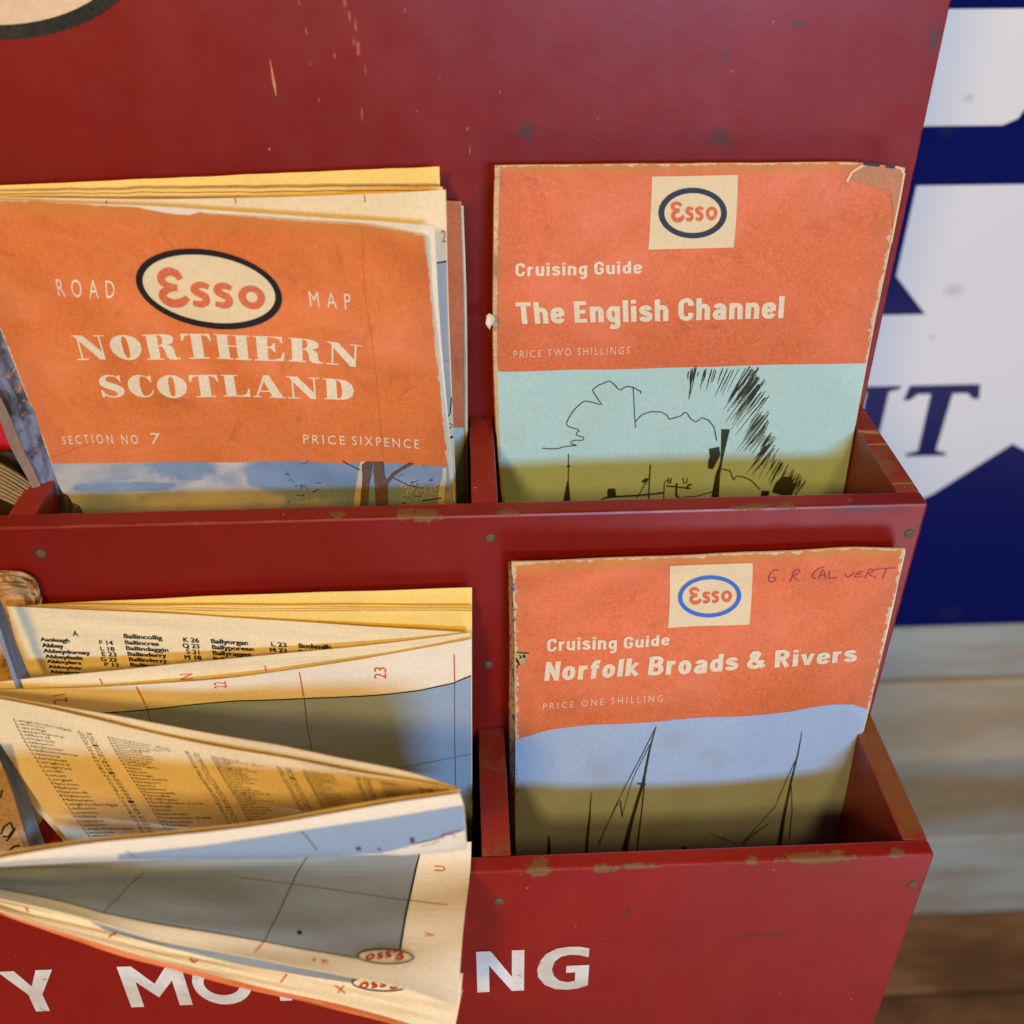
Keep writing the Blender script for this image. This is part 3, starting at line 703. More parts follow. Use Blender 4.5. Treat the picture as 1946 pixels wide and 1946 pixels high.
lay('lettering', sA, [place(sA, grot('Cruising Guide', .18), [(979, 500), (1220, 495)], [(979, 525), (1220, 519)]),
    place(sA, grot('The English Channel'), [(979, 574), (1491, 562)], [(983, 615), (1488, 604)])], .004, M_cream_i, cA)
lay('price_lettering', sA, [place(sA, text2d('PRICE TWO SHILLINGS', .0, 1.35), [(976, 666), (1197, 658)], [(976, 679), (1196, 672)])], .004, M_cream_f, cA)
Z = lambda pts, s=2.972, ox=1000, oy=680: [(ox+a/s, oy+b/s) for a, b in pts]
sk = [(Z([(90,508),(150,512),(190,508),(215,498),(290,492),(245,482),(255,465),(290,462),(320,466),(332,450),(300,440),(275,430),(285,418),(305,405),(250,390),(222,378),(240,335),(270,290),(325,240),(370,248),(428,265),(400,225),(373,180),(400,155),(470,127),(495,145),(528,185),(545,168),(575,158),(605,165),(630,180),(655,190),(645,200)]), .006),
      (Z([(603,160),(608,250),(616,392)]), .005), (Z([(616,360),(650,320),(700,302),(760,303),(795,322),(806,345),(840,335),(875,325),(895,303),(910,312),(925,340),(955,360),(975,350),(990,335),(1030,350),(1060,390),(1075,465)]), .006),
      (Z([(238,540),(238,620),(236,690)]), .006), (Z([(228,612),(248,608)]), .008), (Z([(700,600),(695,680),(690,800)]), .008), (Z([(415,810),(440,788),(500,782),(560,778),(620,775),(700,768),(775,760)]), .012),
      (Z([(655,700),(685,680)]), .02), (Z([(625,790),(665,720),(690,680)]), .006), (Z([(775,800),(780,700),(790,690),(815,690)]), .006), (Z([(790,720),(930,735)]), .010), (Z([(800,675),(800,705),(815,705),(818,675)]), .007), (Z([(885,675),(888,705),(905,705),(908,675)]), .007), (Z([(850,705),(845,775),(870,795)]), .012), (Z([(905,740),(915,715),(935,712)]), .012),
      (Z([(460,745),(500,742)]), .02), (Z([(480,745),(482,780)]), .05), (Z([(860,795),(905,782),(960,780),(1010,765),(1060,752)]), .007),
      (Z([(1125,400),(1110,520),(1098,600),(1080,660),(1065,790)]), [.05, .03, .012, .03, .045]), (Z([(1060,505),(1065,550),(1048,590),(1040,625)]), [.06, .06, .05, .03]),
      (Z([(1105,625),(1150,635),(1170,690),(1185,665),(1220,668),(1270,690),(1318,740)]), .007), (Z([(1325,770),(1370,768)]), .05), (Z([(1430,770),(1470,700),(1500,680)]), [.1, .12, .03]), (Z([(1470,775),(1495,700)]), .06)]
sk += [(Z([(235, 690), (228, 815)]), [.008, .045])]
rs = random.Random(4)
hatch = []
for k in range(165):      # pen hatching of the smoke plume, strokes fall down-left from its right-hand edge
    t_ = rs.random()
    if t_ < .26:
        q_ = rs.random(); x, y = 915+q_*400, rs.uniform(45, 75); L = rs.uniform(25, 120)*(1.9 if (q_ < .12 or q_ > .5) else 1); dx_ = -.12-.55*q_
    elif t_ < .55: q_ = rs.random(); x, y, L = 1320+q_*60-rs.uniform(0, 90), 50+q_*150+rs.uniform(-5, 60), rs.uniform(60, 260); dx_ = -.74
    elif t_ < .80: q_ = rs.random(); x, y, L = 1360+q_*70-rs.uniform(0, 70), 270+q_*230+rs.uniform(-10, 40), rs.uniform(60, 230); dx_ = -.78
    else: q_ = rs.random(); x, y, L = 1420+q_*185-rs.uniform(0, 60), 540+q_*170, rs.uniform(40, 150); dx_ = -.52
    dx_ += rs.uniform(-.06, .06); n_ = math.hypot(dx_, 1); x2, y2 = x+dx_/n_*L, min(775, y+L/n_)
    if y2 < y+8: continue
    hatch.append((Z([(x, y), ((x+x2)/2+rs.uniform(-3, 3), (y+y2)/2), (x2, y2)]), [rs.uniform(.003, .006), rs.uniform(.003, .008), .002]))
lines('hatching', sA, hatch, .005, M_sketch, cA, True)
lines('sketch', sA, sk, .006, M_sketch, cA)

# Norfolk guide in the lower pocket
gB = thing('cruising_guide', (-1.1, -1.4, -4.3), 'orange Norfolk guide with blue ringed oval and pen signature, in the lower pocket', 'guide booklet', 'cruising guides in the rack')
sB = Sheet([row([(972, 1069), (1200, 1061), (1500, 1048), (1712, 1039), (1721, 1043)], (-1.14, -1.12, -1.11, -1.10)),
            row([(976, 1180), (1700, 1140)], (-1.15, -1.14, -1.13, -1.11)),
            row([(979, 1395), (1300, 1363), (1652, 1346)], (-1.20, -1.26, -1.25, -1.13)),
            row([(981, 1640), (1584, 1612)], (-1.26, -1.30, -1.30, -1.22)),
            row([(1000, 1900), (1530, 1880)], (-1.32, -1.34, -1.34, -1.3))], .006, 8)
cB = guide_body('g', sB, gB, .07, M_coral, {'t': .08, 'r': .06, 'l': .12})
lay('sky_picture', sB, [fill(sB, [(978, 1405), (1040, 1387), (1130, 1376), (1260, 1370), (1330, 1363), (1400, 1361), (1500, 1352), (1580, 1338), (1620, 1338), (1651, 1348)], [(981, 1640), (1584, 1612)], 40, 16)], .003, M_sky2, cB, 0)
logo(sB, cB, ([(1273, 1075), (1430, 1069)], [(1269, 1193), (1424, 1186)]), (1348, 1132), (60, -3), (-2, -40), 8, M_blue_i, [(1308, 1115), (1391, 1111)], [(1310, 1147), (1390, 1143)])
lay('lettering', sB, [place(sB, grot('Cruising Guide', .18), [(1040, 1214), (1273, 1204)], [(1039, 1238), (1272, 1225)]),
    place(sB, grot('Norfolk Broads & Rivers'), [(1038, 1257), (1330, 1244), (1628, 1226)], [(1034, 1293), (1330, 1279), (1627, 1256)])], .004, M_cream_i, cB)
lay('price_lettering', sB, [place(sB, text2d('PRICE ONE SHILLING', .0, 1.5), [(1032, 1336), (1260, 1320)], [(1032, 1348), (1259, 1332)])], .004, M_cream_f, cB)
G = lambda pts: [(1350+(a*.97+(255-b)*.22)/2.76, 1000+b/2.76) for a, b in pts]
lines('pen_signature', sB, [(G(p), .0048) for p in ([(365,230),(340,228),(322,252),(320,280),(335,293),(355,283),(355,268),(335,268)], [(402,284),(406,286)], [(440,290),(446,240),(468,225),(477,243),(450,262),(487,285)], [(500,280),(503,282)], [(607,213),(575,222),(556,242),(555,265),(578,275)], [(588,275),(603,228),(628,272)], [(592,258),(622,252)], [(640,230),(646,268),(692,268)], [(725,245),(745,266),(778,238)], [(795,240),(785,264),(822,262)], [(790,252),(815,248)], [(792,240),(828,234)], [(840,272),(852,225),(878,232),(856,250),(898,268)], [(880,225),(990,216)], [(944,222),(934,276)])], .005, M_pen, cB)
K = lambda pts: [(980+a/2.8836, 1330+b/2.8836) for a, b in pts]
lines('sketch', sB, [(K([(770,138),(735,260),(700,440),(640,640),(590,850)]), [.004, .012, .017, .022, .036]), (K([(768,145),(680,320),(560,550),(450,800)]), .005), (K([(735,240),(640,430),(580,640)]), .004), (K([(712,380),(690,600),(665,820)]), [.008, .008, .01]), (K([(665,455),(712,458)]), .012),
    (K([(1566,172),(1545,290),(1505,450),(1465,650),(1440,815)]), [.004, .011, .015, .021, .030]), (K([(1530,330),(1420,580),(1240,780)]), .006), (K([(1508,470),(1512,600),(1498,770)]), .006), (K([(1390,670),(1290,740),(1240,790)]), [.006, .012, .006]), (K([(1060,725),(1130,755),(1210,785)]), [.004, .010, .005]),
    (K([(413,505),(405,640),(385,860)]), [.004, .012, .016]), (K([(181,740),(183,870)]), [.008, .03]), (K([(920,800),(918,830)]), .02), (K([(570,545),(585,635)]), .008), (K([(515,650),(560,560)]), .006)], .006, M_sketch, cB)
K2 = lambda pts: [(900+a/2.76, 1000+b/2.76) for a, b in pts]
M_peel = paper('map_under_paper', (.50, .36, .14), .15, dirtamt=.3)
M_spineB = NT('map_printed_spine')
ss = M_spineB.ramp(M_spineB.noise(420, 3, .6), .54, .60)
cc = M_spineB.mix(ss, (.62, .48, .28), (.10, .16, .32)); cc = M_spineB.mix(M_spineB.ramp(M_spineB.noise(700, 3), .6, .65), cc, (.06, .04, .03))
M_spineB = M_spineB.done(cc, .7, M_spineB.noise(500, 3), .4, .0004)
spB = Sheet([row([(966, 1068), (974, 1068)], (-1.08, -1.142), 3), row([(968, 1250), (979, 1250)], (-1.10, -1.165), 3), row([(967, 1400), (981, 1400)], (-1.12, -1.205), 3), row([(973, 1640), (983, 1640)], (-1.16, -1.262), 3), row([(978, 1700), (988, 1700)], (-1.18, -1.28), 3)], .001, 4)
spB.build('spine', [M_spineB, M_spineB], gB, 2, 40, .01, {'l': .2})
lay('torn_flap', sB, [poly(sB, K2([(218,655),(262,658),(292,665),(270,712),(232,742),(222,745)]))], .004, M_peel, cB)
lines('tear_print', sB, [(K2(p), .007) for p in ([(228,660),(290,664)], [(240,672),(252,684),(240,690)], [(262,670),(272,680),(262,686),(262,670)], [(224,690),(238,712),(228,740)], [(222,700),(246,725)])], .006, M_index, cB)

# ------------------------------------------------------------------ third guide, behind the Scotland map
gC = thing('cruising_guide', (-3.3, -.1, -2.6), 'orange and blue guide almost hidden behind the Northern Scotland map', 'guide booklet', 'cruising guides in the rack')
sC = Sheet([row([(300, 398), (868, 379), (877, 384)], (-.10, -.09)), row([(320, 600), (884, 600)], (-.13, -.12)), row([(340, 960), (887, 962)], (-.19, -.18)), row([(400, 1250), (895, 1250)], (-.24, -.24))], .003, 5)
cC = guide_body('g', sC, gC, .05, M_coral_plain, {'r': .08})
lay('sky_picture', sC, [fill(sC, [(600, 820), (881, 812)], [(600, 985), (883, 985)], 12, 8)], .003, M_sky, cC, 0)
lay('spine_wear', sC, [fill(sC, [(874, 383), (878, 384)], [(884, 962), (887, 962)], 1, 30)], .004, M_spine, cC, 0)

# ------------------------------------------------------------------ Northern Scotland road map
mS = thing('road_map', (-3.4, -.5, -2.6), 'folded Northern Scotland road map with orange cover gaping open over yellowed leaves', 'folded map', 'folded road maps in the rack')
def leaf(parent, rows, mat, seed, wr=.004, nu=40, nv=20, th=.005, ragged=None, label=None):
    s = Sheet(rows, wr, seed); o = s.build('leaf', [mat, M_paper_y], parent, nu, nv, th, ragged)
    if label: o['label'] = label
    return s, o
leaf(mS, [row([(-140, 358), (400, 334), (835, 315)], (-.14, -.15)), row([(-100, 560), (841, 560)], (-.2, -.2)), row([(80, 1010), (850, 1000)], (-.3, -.3)), row([(150, 1250), (860, 1250)], (-.34, -.34))], M_gold, 1, ragged={'t': .06})
for k in range(7):       # the packed inner folds
    dv = k*3.4
    leaf(mS, [row([(-130, 362+dv*.5), (400, 351+dv+(k % 2)), (836+(k*5) % 7, 348+dv+((k*3) % 4)*.6)], (-.18-.012*k, -.19-.018*k)), row([(-60, 620), (850+(k*3) % 5, 620)], (-.26-.01*k, -.26-.02*k)), row([(80, 1010), (856, 1000)], (-.36, -.38)), row([(150, 1250), (862, 1250)], (-.42, -.42))], M_gold if k % 3 else M_paper_d, 30+k, .0015, 60, 8, .006, {'t': .04})
sM, oM = leaf(mS, [row([(-125, 372), (300, 379), (640, 372), (847, 361)], (-.30, -.36, -.42)), row([(-60, 620), (854, 620)], (-.33, -.45)), row([(90, 990), (868, 962)], (-.44, -.50)), row([(150, 1250), (880, 1250)], (-.5, -.54))], M_paper_y, 3, label='map leaf showing a strip of sea and coast')
lay('sea_print', sM, [fill(sM, [(780, 503), (830, 499), (851, 495)], [(800, 800), (848, 795), (858, 775)], 8, 10)], .002, M_sea_l, oM, 0)
lines('map_lines', sM, [([(828, 500), (851, 496)], .007), ([(860, 755), (856, 785), (850, 793), (846, 790)], .006), ([(852, 833), (862, 829)], .012), ([(850, 808), (856, 804), (860, 808), (856, 813), (850, 811)], .004), ([(860, 928), (866, 934)], .004), ([(866, 928), (861, 934)], .004)], .003, M_black_i, oM)
lines('red_ticks', sM, [([(203, 380), (202, 388)], .006), ([(447, 374), (448, 386)], .006), ([(693, 371), (694, 384)], .006), ([(846, 685), (857, 684)], .003), ([(855, 864), (866, 863)], .003)], .003, M_redline, oM)
lay('grid_number', sM, [place(sM, text2d('2'), [(838, 438), (850, 437)], [(841, 460), (851, 460)])], .003, M_redline, oM, 0)
leaf(mS, [row([(-110, 376), (300, 392), (600, 412), (826, 428)], (-.33, -.50, -.58)), row([(-40, 600), (838, 640)], (-.36, -.56)), row([(100, 985), (866, 965)], (-.53, -.55)), row([(150, 1250), (880, 1250)], (-.6, -.6))], M_paper, 4, label='cream leaf just inside the orange cover')
sS = Sheet([row([(-92, 377), (0, 379), (200, 389), (400, 404), (600, 421), (780, 433), (806, 438), (810, 447)], (-.36, -.42, -.50, -.57, -.62)),
            row([(-50, 497), (300, 515), (818, 540)], (-.39, -.46, -.54, -.60)),
            row([(0, 622), (400, 640), (828, 650)], (-.42, -.5, -.56, -.60)),
            row([(97, 880), (400, 878), (700, 878), (852, 882)], (-.56, -.57, -.59, -.60)),
            row([(122, 988), (500, 978), (858, 962)], (-.60, -.59, -.60, -.60)),
            row([(180, 1250), (875, 1250)], (-.64, -.64))], .007, 12)
cS = sS.build('cover', [M_orange, M_paper], mS, 70, 60, .007, {'t': .03, 'l': .03})
M_photo = NT('sky_photo_print')
u_ = M_photo
skyc = u_.mix(u_.ramp(u_.noise(26, 5, .6, stretch=(1, 1, 1.6)), .40, .60), (.24, .31, .42), (.50, .49, .50))
skyc = u_.mix(u_.math('MULTIPLY', u_.ramp(u_.noise(60, 4), .5, .7), .5), skyc, (.42, .38, .33))
pb_ = [((un(a_, b_, Y=-.585)), r_) for a_, b_, r_ in ((348, 890, (.17, .3, .085)), (520, 900, (.16, .3, .12)), (580, 905, (.26, .3, .16)), (690, 905, (.3, .3, .2)), (800, 905, (.28, .3, .2)), (240, 925, (.3, .3, .03)))]
dd = u_.math('ADD', u_.blobs([(tuple(c_), r_) for c_, r_ in pb_]), u_.math('MULTIPLY', u_.math('SUBTRACT', u_.noise(150, 5, .65), .5), 1.5))
skyc = u_.mix(u_.math('MULTIPLY', u_.ramp(dd, 1.12, .72), .88), skyc, u_.mix(u_.noise(200, 4), (.10, .19, .36), (.24, .34, .48)))
M_photo = u_.done(skyc, .5, spec=.3)
M_crease = ink('crease_print', (.52, .12, .03), .8, (.64, .16, .038))
lines('fold_crease', sS, [([(688, 430), (694, 560), (706, 640), (716, 720), (722, 800), (728, 870)], .0022), ([(300, 440), (330, 470), (345, 500)], .003), ([(100, 868), (150, 850), (190, 838)], .003)], .002, M_crease, cS)
lay('picture', sS, [fill(sS, [(98, 880), (400, 878), (560, 876), (700, 879), (790, 883), (852, 886)], [(122, 992), (500, 984), (858, 966)], 50, 14)], .003, M_photo, cS, 0)
Q = lambda pts: [(90+a/2.385, 850+b/2.385) for a, b in pts]
M_pblue = paper('photo_blue_print', (.13, .24, .42), .08, dirtamt=.2, dirt=(.3, .34, .38), rough=.5)
M_pcloud = paper('photo_cloud_print', (.55, .48, .36), .08, dirtamt=.3, dirt=(.40, .33, .2), rough=.5)
M_bark = paper('photo_bark_print', (.12, .075, .055), .3, rough=.5)
lay('picture_cloud', sS, [poly(sS, Q([(1418,62),(1440,62),(1432,150),(1420,230),(1412,282),(1388,282),(1395,200),(1408,120)]))], .006, M_pcloud, cS)
lay('picture_trees', sS, [poly(sS, Q([(1425,75),(1445,62),(1478,62),(1465,140),(1455,275),(1420,275),(1425,180)])), poly(sS, Q([(1480,62),(1525,62),(1530,120),(1545,160),(1545,270),(1490,270),(1485,170),(1478,110)])), poly(sS, Q([(1532,150),(1560,115),(1600,90),(1640,66),(1665,70),(1610,100),(1570,128),(1545,165)]))], .007, M_bark, cS)
rs = random.Random(11); tw = []; wh = []
for k in range(70):
    x, y = rs.choice([rs.uniform(1000, 1400), rs.uniform(1560, 1780)]), rs.uniform(70, 270)
    if y < 200 and rs.random() < .5: continue
    tw.append((Q([(x, y), (x+rs.uniform(-18, 18), y+rs.uniform(-8, 8)), (x+rs.uniform(-30, 30), y+rs.uniform(-14, 14))]), rs.uniform(.002, .004)))
for k in range(70):
    x, y = rs.uniform(1600, 1790), rs.gauss(200, 28)
    if y > 262: continue
    wh.append((Q([(x, y), (x+rs.uniform(2, 6), y+rs.uniform(-5, 5))]), rs.uniform(.006, .011)))
for k in range(18):
    x, y = rs.uniform(1150, 1350), rs.uniform(190, 265); wh.append((Q([(x, y), (x+4, y+2)]), .007))
wh += [(Q([(1800, 90), (1790, 180), (1785, 265)]), [.02, .03, .035])]
lines('picture_twigs', sS, tw[::2], .008, M_brown_i, cS, True)
lines('picture_branch', sS, [(Q([(1560,130),(1640,170),(1700,180)]), .005), (Q([(1700,240),(1790,225)]), .01), (Q([(1420,100),(1340,60)]), .006)], .008, M_brown_i, cS)
lines('picture_flecks', sS, wh, .008, M_pcloud, cS, True)
logo(sS, cS, None, (398, 548), (138, 11), (-14, -76), 12.5, M_black_i, [(296, 508), (400, 511), (501, 518)], [(306, 580), (400, 583), (507, 588)])
lay('title_lettering', sS, [place(sS, fat2d('NORTHERN'), [(135, 637), (411, 634), (560, 641), (688, 656)], [(148, 684), (411, 681), (560, 686), (686, 698)]),
    place(sS, fat2d('SCOTLAND'), [(186, 713), (363, 712), (530, 713), (672, 723)], [(194, 755), (363, 755), (530, 755), (674, 761)])], .004, M_cream_i, cS)
lay('small_lettering', sS, [place(sS, text2d('ROAD', 0, 1.9), [(106, 530), (217, 533)], [(113, 563), (220, 566)]), place(sS, text2d('MAP', 0, 1.9), [(586, 553), (666, 558)], [(590, 582), (668, 588)]),
    place(sS, text2d('SECTION NO', .0, 1.5), [(118, 829), (180, 825), (261, 826)], [(120, 844), (182, 842), (264, 843)]), place(sS, text2d('7'), [(286, 822), (304, 823)], [(288, 843), (303, 843)]),
    place(sS, text2d('PRICE', .0, 1.4), [(576, 825), (655, 828)], [(577, 842), (656, 844)]), place(sS, text2d('SIXPENCE', .0, 1.4), [(669, 828), (796, 835)], [(670, 845), (797, 852)])], .004, M_cream_i, cS)

# ------------------------------------------------------------------ road map of Ireland, half unfolded, lower pocket
mI = thing('road_map', (-3.3, -1.5, -4.3), 'half unfolded map with index columns, its leaves drooping over the lower pocket', 'folded map', 'folded road maps in the rack')
leaf(mI, [row([(88, 1148), (450, 1131), (897, 1117)], (-1.07, -1.07)), row([(120, 1300), (897, 1300)], (-1.12, -1.11)), row([(240, 1625), (897, 1625)], (-1.25, -1.2)), row([(260, 1800), (897, 1800)], (-1.3, -1.3))], M_gold, 41, .003)
for k in range(4):
    leaf(mI, [row([(70-k*14, 1149+k), (450, 1150+k*4), (897, 1152+k*3)], (-1.10-.008*k, -1.11-.012*k)), row([(120, 1300), (897, 1300)], (-1.14, -1.15)), row([(240, 1625), (896, 1625)], (-1.28, -1.23)), row([(260, 1800), (896, 1800)], (-1.33, -1.33))], M_gold, 42+k, .004)
sIb, oIb = leaf(mI, [row([(12, 1152), (100, 1156), (300, 1164), (450, 1174), (600, 1184), (800, 1196), (893, 1202)], (-1.15, -1.16, -1.21)), row([(50, 1270), (894, 1290)], (-1.19, -1.24)), row([(185, 1560), (895, 1600)], (-1.32, -1.30))], M_paper_y, 50, .003, ragged={'t': .05}, label='index leaf with columns of place names')
sIc, oIc = leaf(mI, [row([(-40, 1300), (60, 1289), (150, 1282), (250, 1271), (450, 1250), (700, 1227), (820, 1213), (893, 1202)], (-1.42, -1.30, -1.225)), row([(-20, 1400), (894, 1300)], (-1.46, -1.33, -1.26)), row([(120, 1600), (895, 1600)], (-1.5, -1.4, -1.33))], M_paper_y, 51, .003, ragged={'t': .07}, label='leaf with a torn white upper edge')
sId, oId = leaf(mI, [row([(-40, 1312), (100, 1309), (240, 1304), (450, 1288), (600, 1267), (700, 1250), (800, 1234), (896, 1213)], (-1.45, -1.36, -1.25)), row([(-10, 1420), (450, 1390), (720, 1370), (897, 1340)], (-1.5, -1.4, -1.30)), row([(90, 1625), (897, 1628)], (-1.56, -1.5, -1.42)), row([(140, 1760), (895, 1760)], (-1.6, -1.5))], M_paper, 52, .003, label='map leaf with blue sea and a cream margin')
seaT = [(60, 1363), (170, 1356), (450, 1331), (600, 1326), (720, 1320), (800, 1311), (860, 1298), (897, 1283)]
lay('sea_print', sId, [fill(sId, seaT, [(110, 1640), (897, 1640)], 40, 16)], .002, M_sea, oId, 0)
lines('map_border', sId, [(seaT, .007)], .004, M_black_i, oId)
lines('grid_lines', sId, [([(578, 1325), (584, 1380), (593, 1425)], .004), ([(864, 1296), (864, 1400), (866, 1500)], .004), ([(750, 1460), (820, 1447), (897, 1432)], .003), ([(278, 1340), (292, 1385)], .004)], .004, M_greyline, oId)
lines('red_ticks', sId, [([(569, 1277), (577, 1323)], .006), ([(863, 1243), (864, 1294)], .006), ([(259, 1304), (276, 1338)], .006)], .004, M_redline, oId)
lay('grid_numbers', sId, [place(sId, text2d('22'), [(408, 1308), (406, 1296)], [(431, 1306), (429, 1294)]), place(sId, text2d('23'), [(711, 1289), (711, 1267)], [(734, 1289), (734, 1268)]), place(sId, text2d('21'), [(103, 1338), (99, 1321)], [(129, 1333), (124, 1317)])], .004, M_redline, oId, 0)
lines('red_ticks', sIc, [([(190, 1289), (195, 1300)], .007), ([(503, 1264), (506, 1276)], .006)], .003, M_redline, oIc)
lay('grid_numbers', sIc, [place(sIc, text2d('N'), [(341, 1292), (341, 1281)], [(366, 1290), (366, 1279)])], .003, M_redline, oIc, 0)
# index rows, each word where it is printed
W = lambda x0, x1, y0, y1, ox=0: (ox+x0/3.864, ox+x1/3.864, 1050+y0/3.864, 1050+y1/3.864)
words = [('Aasleagh',300,515,620,648),('Abbey',312,470,662,692),('Abbeydorney',322,665,704,732),('Abbeyfeale',335,610,745,772),('Abbeylara',348,600,783,808),('Abbeyleix',360,605,822,846),('Abington',372,590,858,882),
  ('F 14',733,832,642,672),('L 18',740,845,687,717),('E 23',750,858,726,756),('G 23',745,858,766,794),('P 13',770,875,804,830),
  ('Ballincollig',912,1195,594,626),('Ballincrea',920,1170,642,671),('Ballindaggin',928,1240,684,713),('Ballinderry',940,1225,726,754),('Ballinderry',950,1230,766,794),('Ballinea',960,1180,806,832),
  ('K 26',1348,1465,622,654),('Q 23',1345,1468,665,696),('S 21',1370,1468,708,739),('M 18',1358,1482,749,779),
  ('Ballyorgan',1553,1825,632,664),('Ballyporeen',1560,1865,676,706),('Ballyragget',1565,1850,718,749),('Ballyroan',1570,1800,762,790),
  ('L 23',1994,2107,655,685),('M 23',1984,2109,697,727),('R 21',2000,2109,740,765),('Bushmills',2196,2439,664,698),('Butlerstown',2198,2500,710,742),('C 2',2660,2740,694,722)]
ip = []
for t_, x0, x1, y0, y1 in words:
    a0, a1, b0, b1 = W(x0, x1, y0, y1); sl = (a1-a0)*.055
    ip.append(place(sIb, bold(t_, .08), [(a0-1.5, b0), (a1-1.5, b0+sl*.9)], [(a0, b1), (a1, b1+sl*.9)]))
ip.append(place(sIb, bold('A', .1), [(137, 1198), (148, 1199)], [(139, 1208), (150, 1209)]))
lay('index_lettering', sIb, ip, .003, M_index, oIb, 0)
# e: the wedge
leaf(mI, [row([(-60, 1312), (0, 1322), (103, 1340), (207, 1360), (310, 1379), (450, 1402), (528, 1416), (618, 1436), (709, 1454), (812, 1480), (871, 1500)], (-1.50, -1.80, -2.22)), row([(-20, 1430), (872, 1540)], (-1.55, -1.80, -2.15)), row([(130, 1610), (872, 1600)], (-1.7, -1.84, -2.08))], M_paper_y, 60, .003, ragged={'t': .08})
sIe, oIe = leaf(mI, [row([(-52, 1319), (0, 1328), (129, 1353), (233, 1382), (362, 1410), (500, 1435), (579, 1450), (709, 1473), (838, 1495), (874, 1502)], (-1.54, -1.84, -2.24)),
                     row([(-5, 1405), (250, 1440), (550, 1480), (874, 1508)], (-1.62, -1.86, -2.21)),
                     row([(65, 1510), (350, 1520), (650, 1530), (874, 1516)], (-1.70, -1.88, -2.16)),
                     row([(132, 1603), (400, 1600), (650, 1570), (873, 1530)], (-1.76, -1.90, -2.10)),
                     row([(150, 1640), (873, 1600)], (-1.8, -1.91, -2.06))], M_paper_y, 61, .002, 50, 40, label='index leaf down inside the open fold')
rs = random.Random(5); tx = []
names = {0: ['Leighlinbridge', 'Leitrim', 'Leixlip', 'Letterkenny', 'Lifford', 'Limerick', 'Lisburn', 'Liscannor', 'Lisdoonvarna', 'Lismore', 'Listowel', 'Longford', 'Loughrea', 'Louth', 'Lucan', 'Lurgan', 'Macroom', 'Mallow', 'Maynooth', 'Midleton', 'Milltown'],
 1: ['Monkstown, Ant.', 'Monkstown, Cork', 'Monasterevin', 'Moneygall', 'Moville', 'Mountrath', 'Moycullen', 'Muckross', 'Mullagh', 'Mullingar', 'Naas', 'Navan', 'Nenagh', 'Newcastle', 'Newport', 'Newry', 'Newtown'],
 2: ['Oldpark', "O'Briens Bri.", 'Omagh', 'Oola', 'Oranmore', 'Oughterard', 'Pallas', 'Passage', 'Pomeroy', 'Portadown', 'Portlaw', 'Portrush', 'Quin', 'Raheny', 'Ramelton'],
 3: ['Rathdrum', 'Rathkeale', 'Rathmore', 'Rosbercon', 'Rosegreen', 'Roscrea', 'Rosslare', 'Rostrevor', 'Rush', 'Sallins', 'Schull', 'Shannon'],
 4: ['Slane', 'Sligo', 'Sneem', 'Strabane', 'Swords', 'Tallow', 'Tara', 'Thurles', 'Tralee', 'Tuam']}
def uvtext(t_, u0, v_, hgt, wid):
    V, F = text2d(t_); return np.stack([u0+wid*V[:, 0], v_-hgt*V[:, 1]], 1), F
for ci, (c0, cn) in enumerate(((.062, .200), (.262, .425), (.478, .618), (.672, .782), (.832, .915))):
    for r_ in range(46):
        v_ = .125+r_*.0200
        if v_ > .95: break
        t_ = names[ci][r_ % len(names[ci])] if r_ < len(names[ci]) else rs.choice(names[ci])
        sq = 1 if ci < 3 else .85
        tx.append(uvtext(t_, c0, v_, .0125, .0088*len(t_)*sq))
        tx.append(uvtext(rs.choice('ABCDEFGHKLMN'), cn, v_, .0125, .009)); tx.append(uvtext(str(rs.randint(1, 27)), cn+.016, v_, .0125, .013))
lay('index_small_print', sIe, [merge(tx)], .0025, M_index, oIe, 0, True)
# e2: front half of the fold, seen end-on; blue sea below a white lip
lip = [(-60, 1634), (0, 1624), (129, 1600), (285, 1585), (450, 1569), (579, 1549), (709, 1525), (830, 1506), (872, 1503)]
leaf(mI, [row([(u, v-1) for u, v in lip], (-2.42, -2.32, -2.25)), row([(-60, 1640), (0, 1632), (450, 1590), (872, 1525)], (-2.40, -2.29, -2.22)), row([(-60, 1645), (450, 1618), (876, 1590)], (-2.35, -2.24, -2.17))], M_paper, 63, .002)
sIf, oIf = leaf(mI, [row([(u, v+7) for u, v in lip[:-1]]+[(874, 1508)], (-2.46, -2.36, -2.28)), row([(-60, 1645), (0, 1637), (450, 1604), (735, 1562), (882, 1538)], (-2.47, -2.37, -2.30)), row([(-60, 1648), (47, 1636), (238, 1630), (500, 1626), (709, 1621), (850, 1618), (887, 1607)], (-2.45, -2.36, -2.29)), row([(-60, 1650), (240, 1634), (500, 1629), (887, 1614)], (-2.39, -2.30, -2.22))], M_paper, 64, .0, 50, 20, label='leaf edge with a strip of blue sea and coast')
lay('sea_print', sIf, [fill(sIf, [(225, 1623), (450, 1597), (572, 1578), (735, 1554), (860, 1533), (880, 1530)], [(225, 1632), (450, 1628), (709, 1621), (850, 1617), (886, 1604)], 40, 8)], .002, M_sea, oIf, 0)
lay('land_print', sIf, [poly(sIf, [(722, 1619), (760, 1611), (789, 1603), (830, 1592), (885, 1576), (886, 1600), (872, 1612), (840, 1616)])], .004, M_paper, oIf)
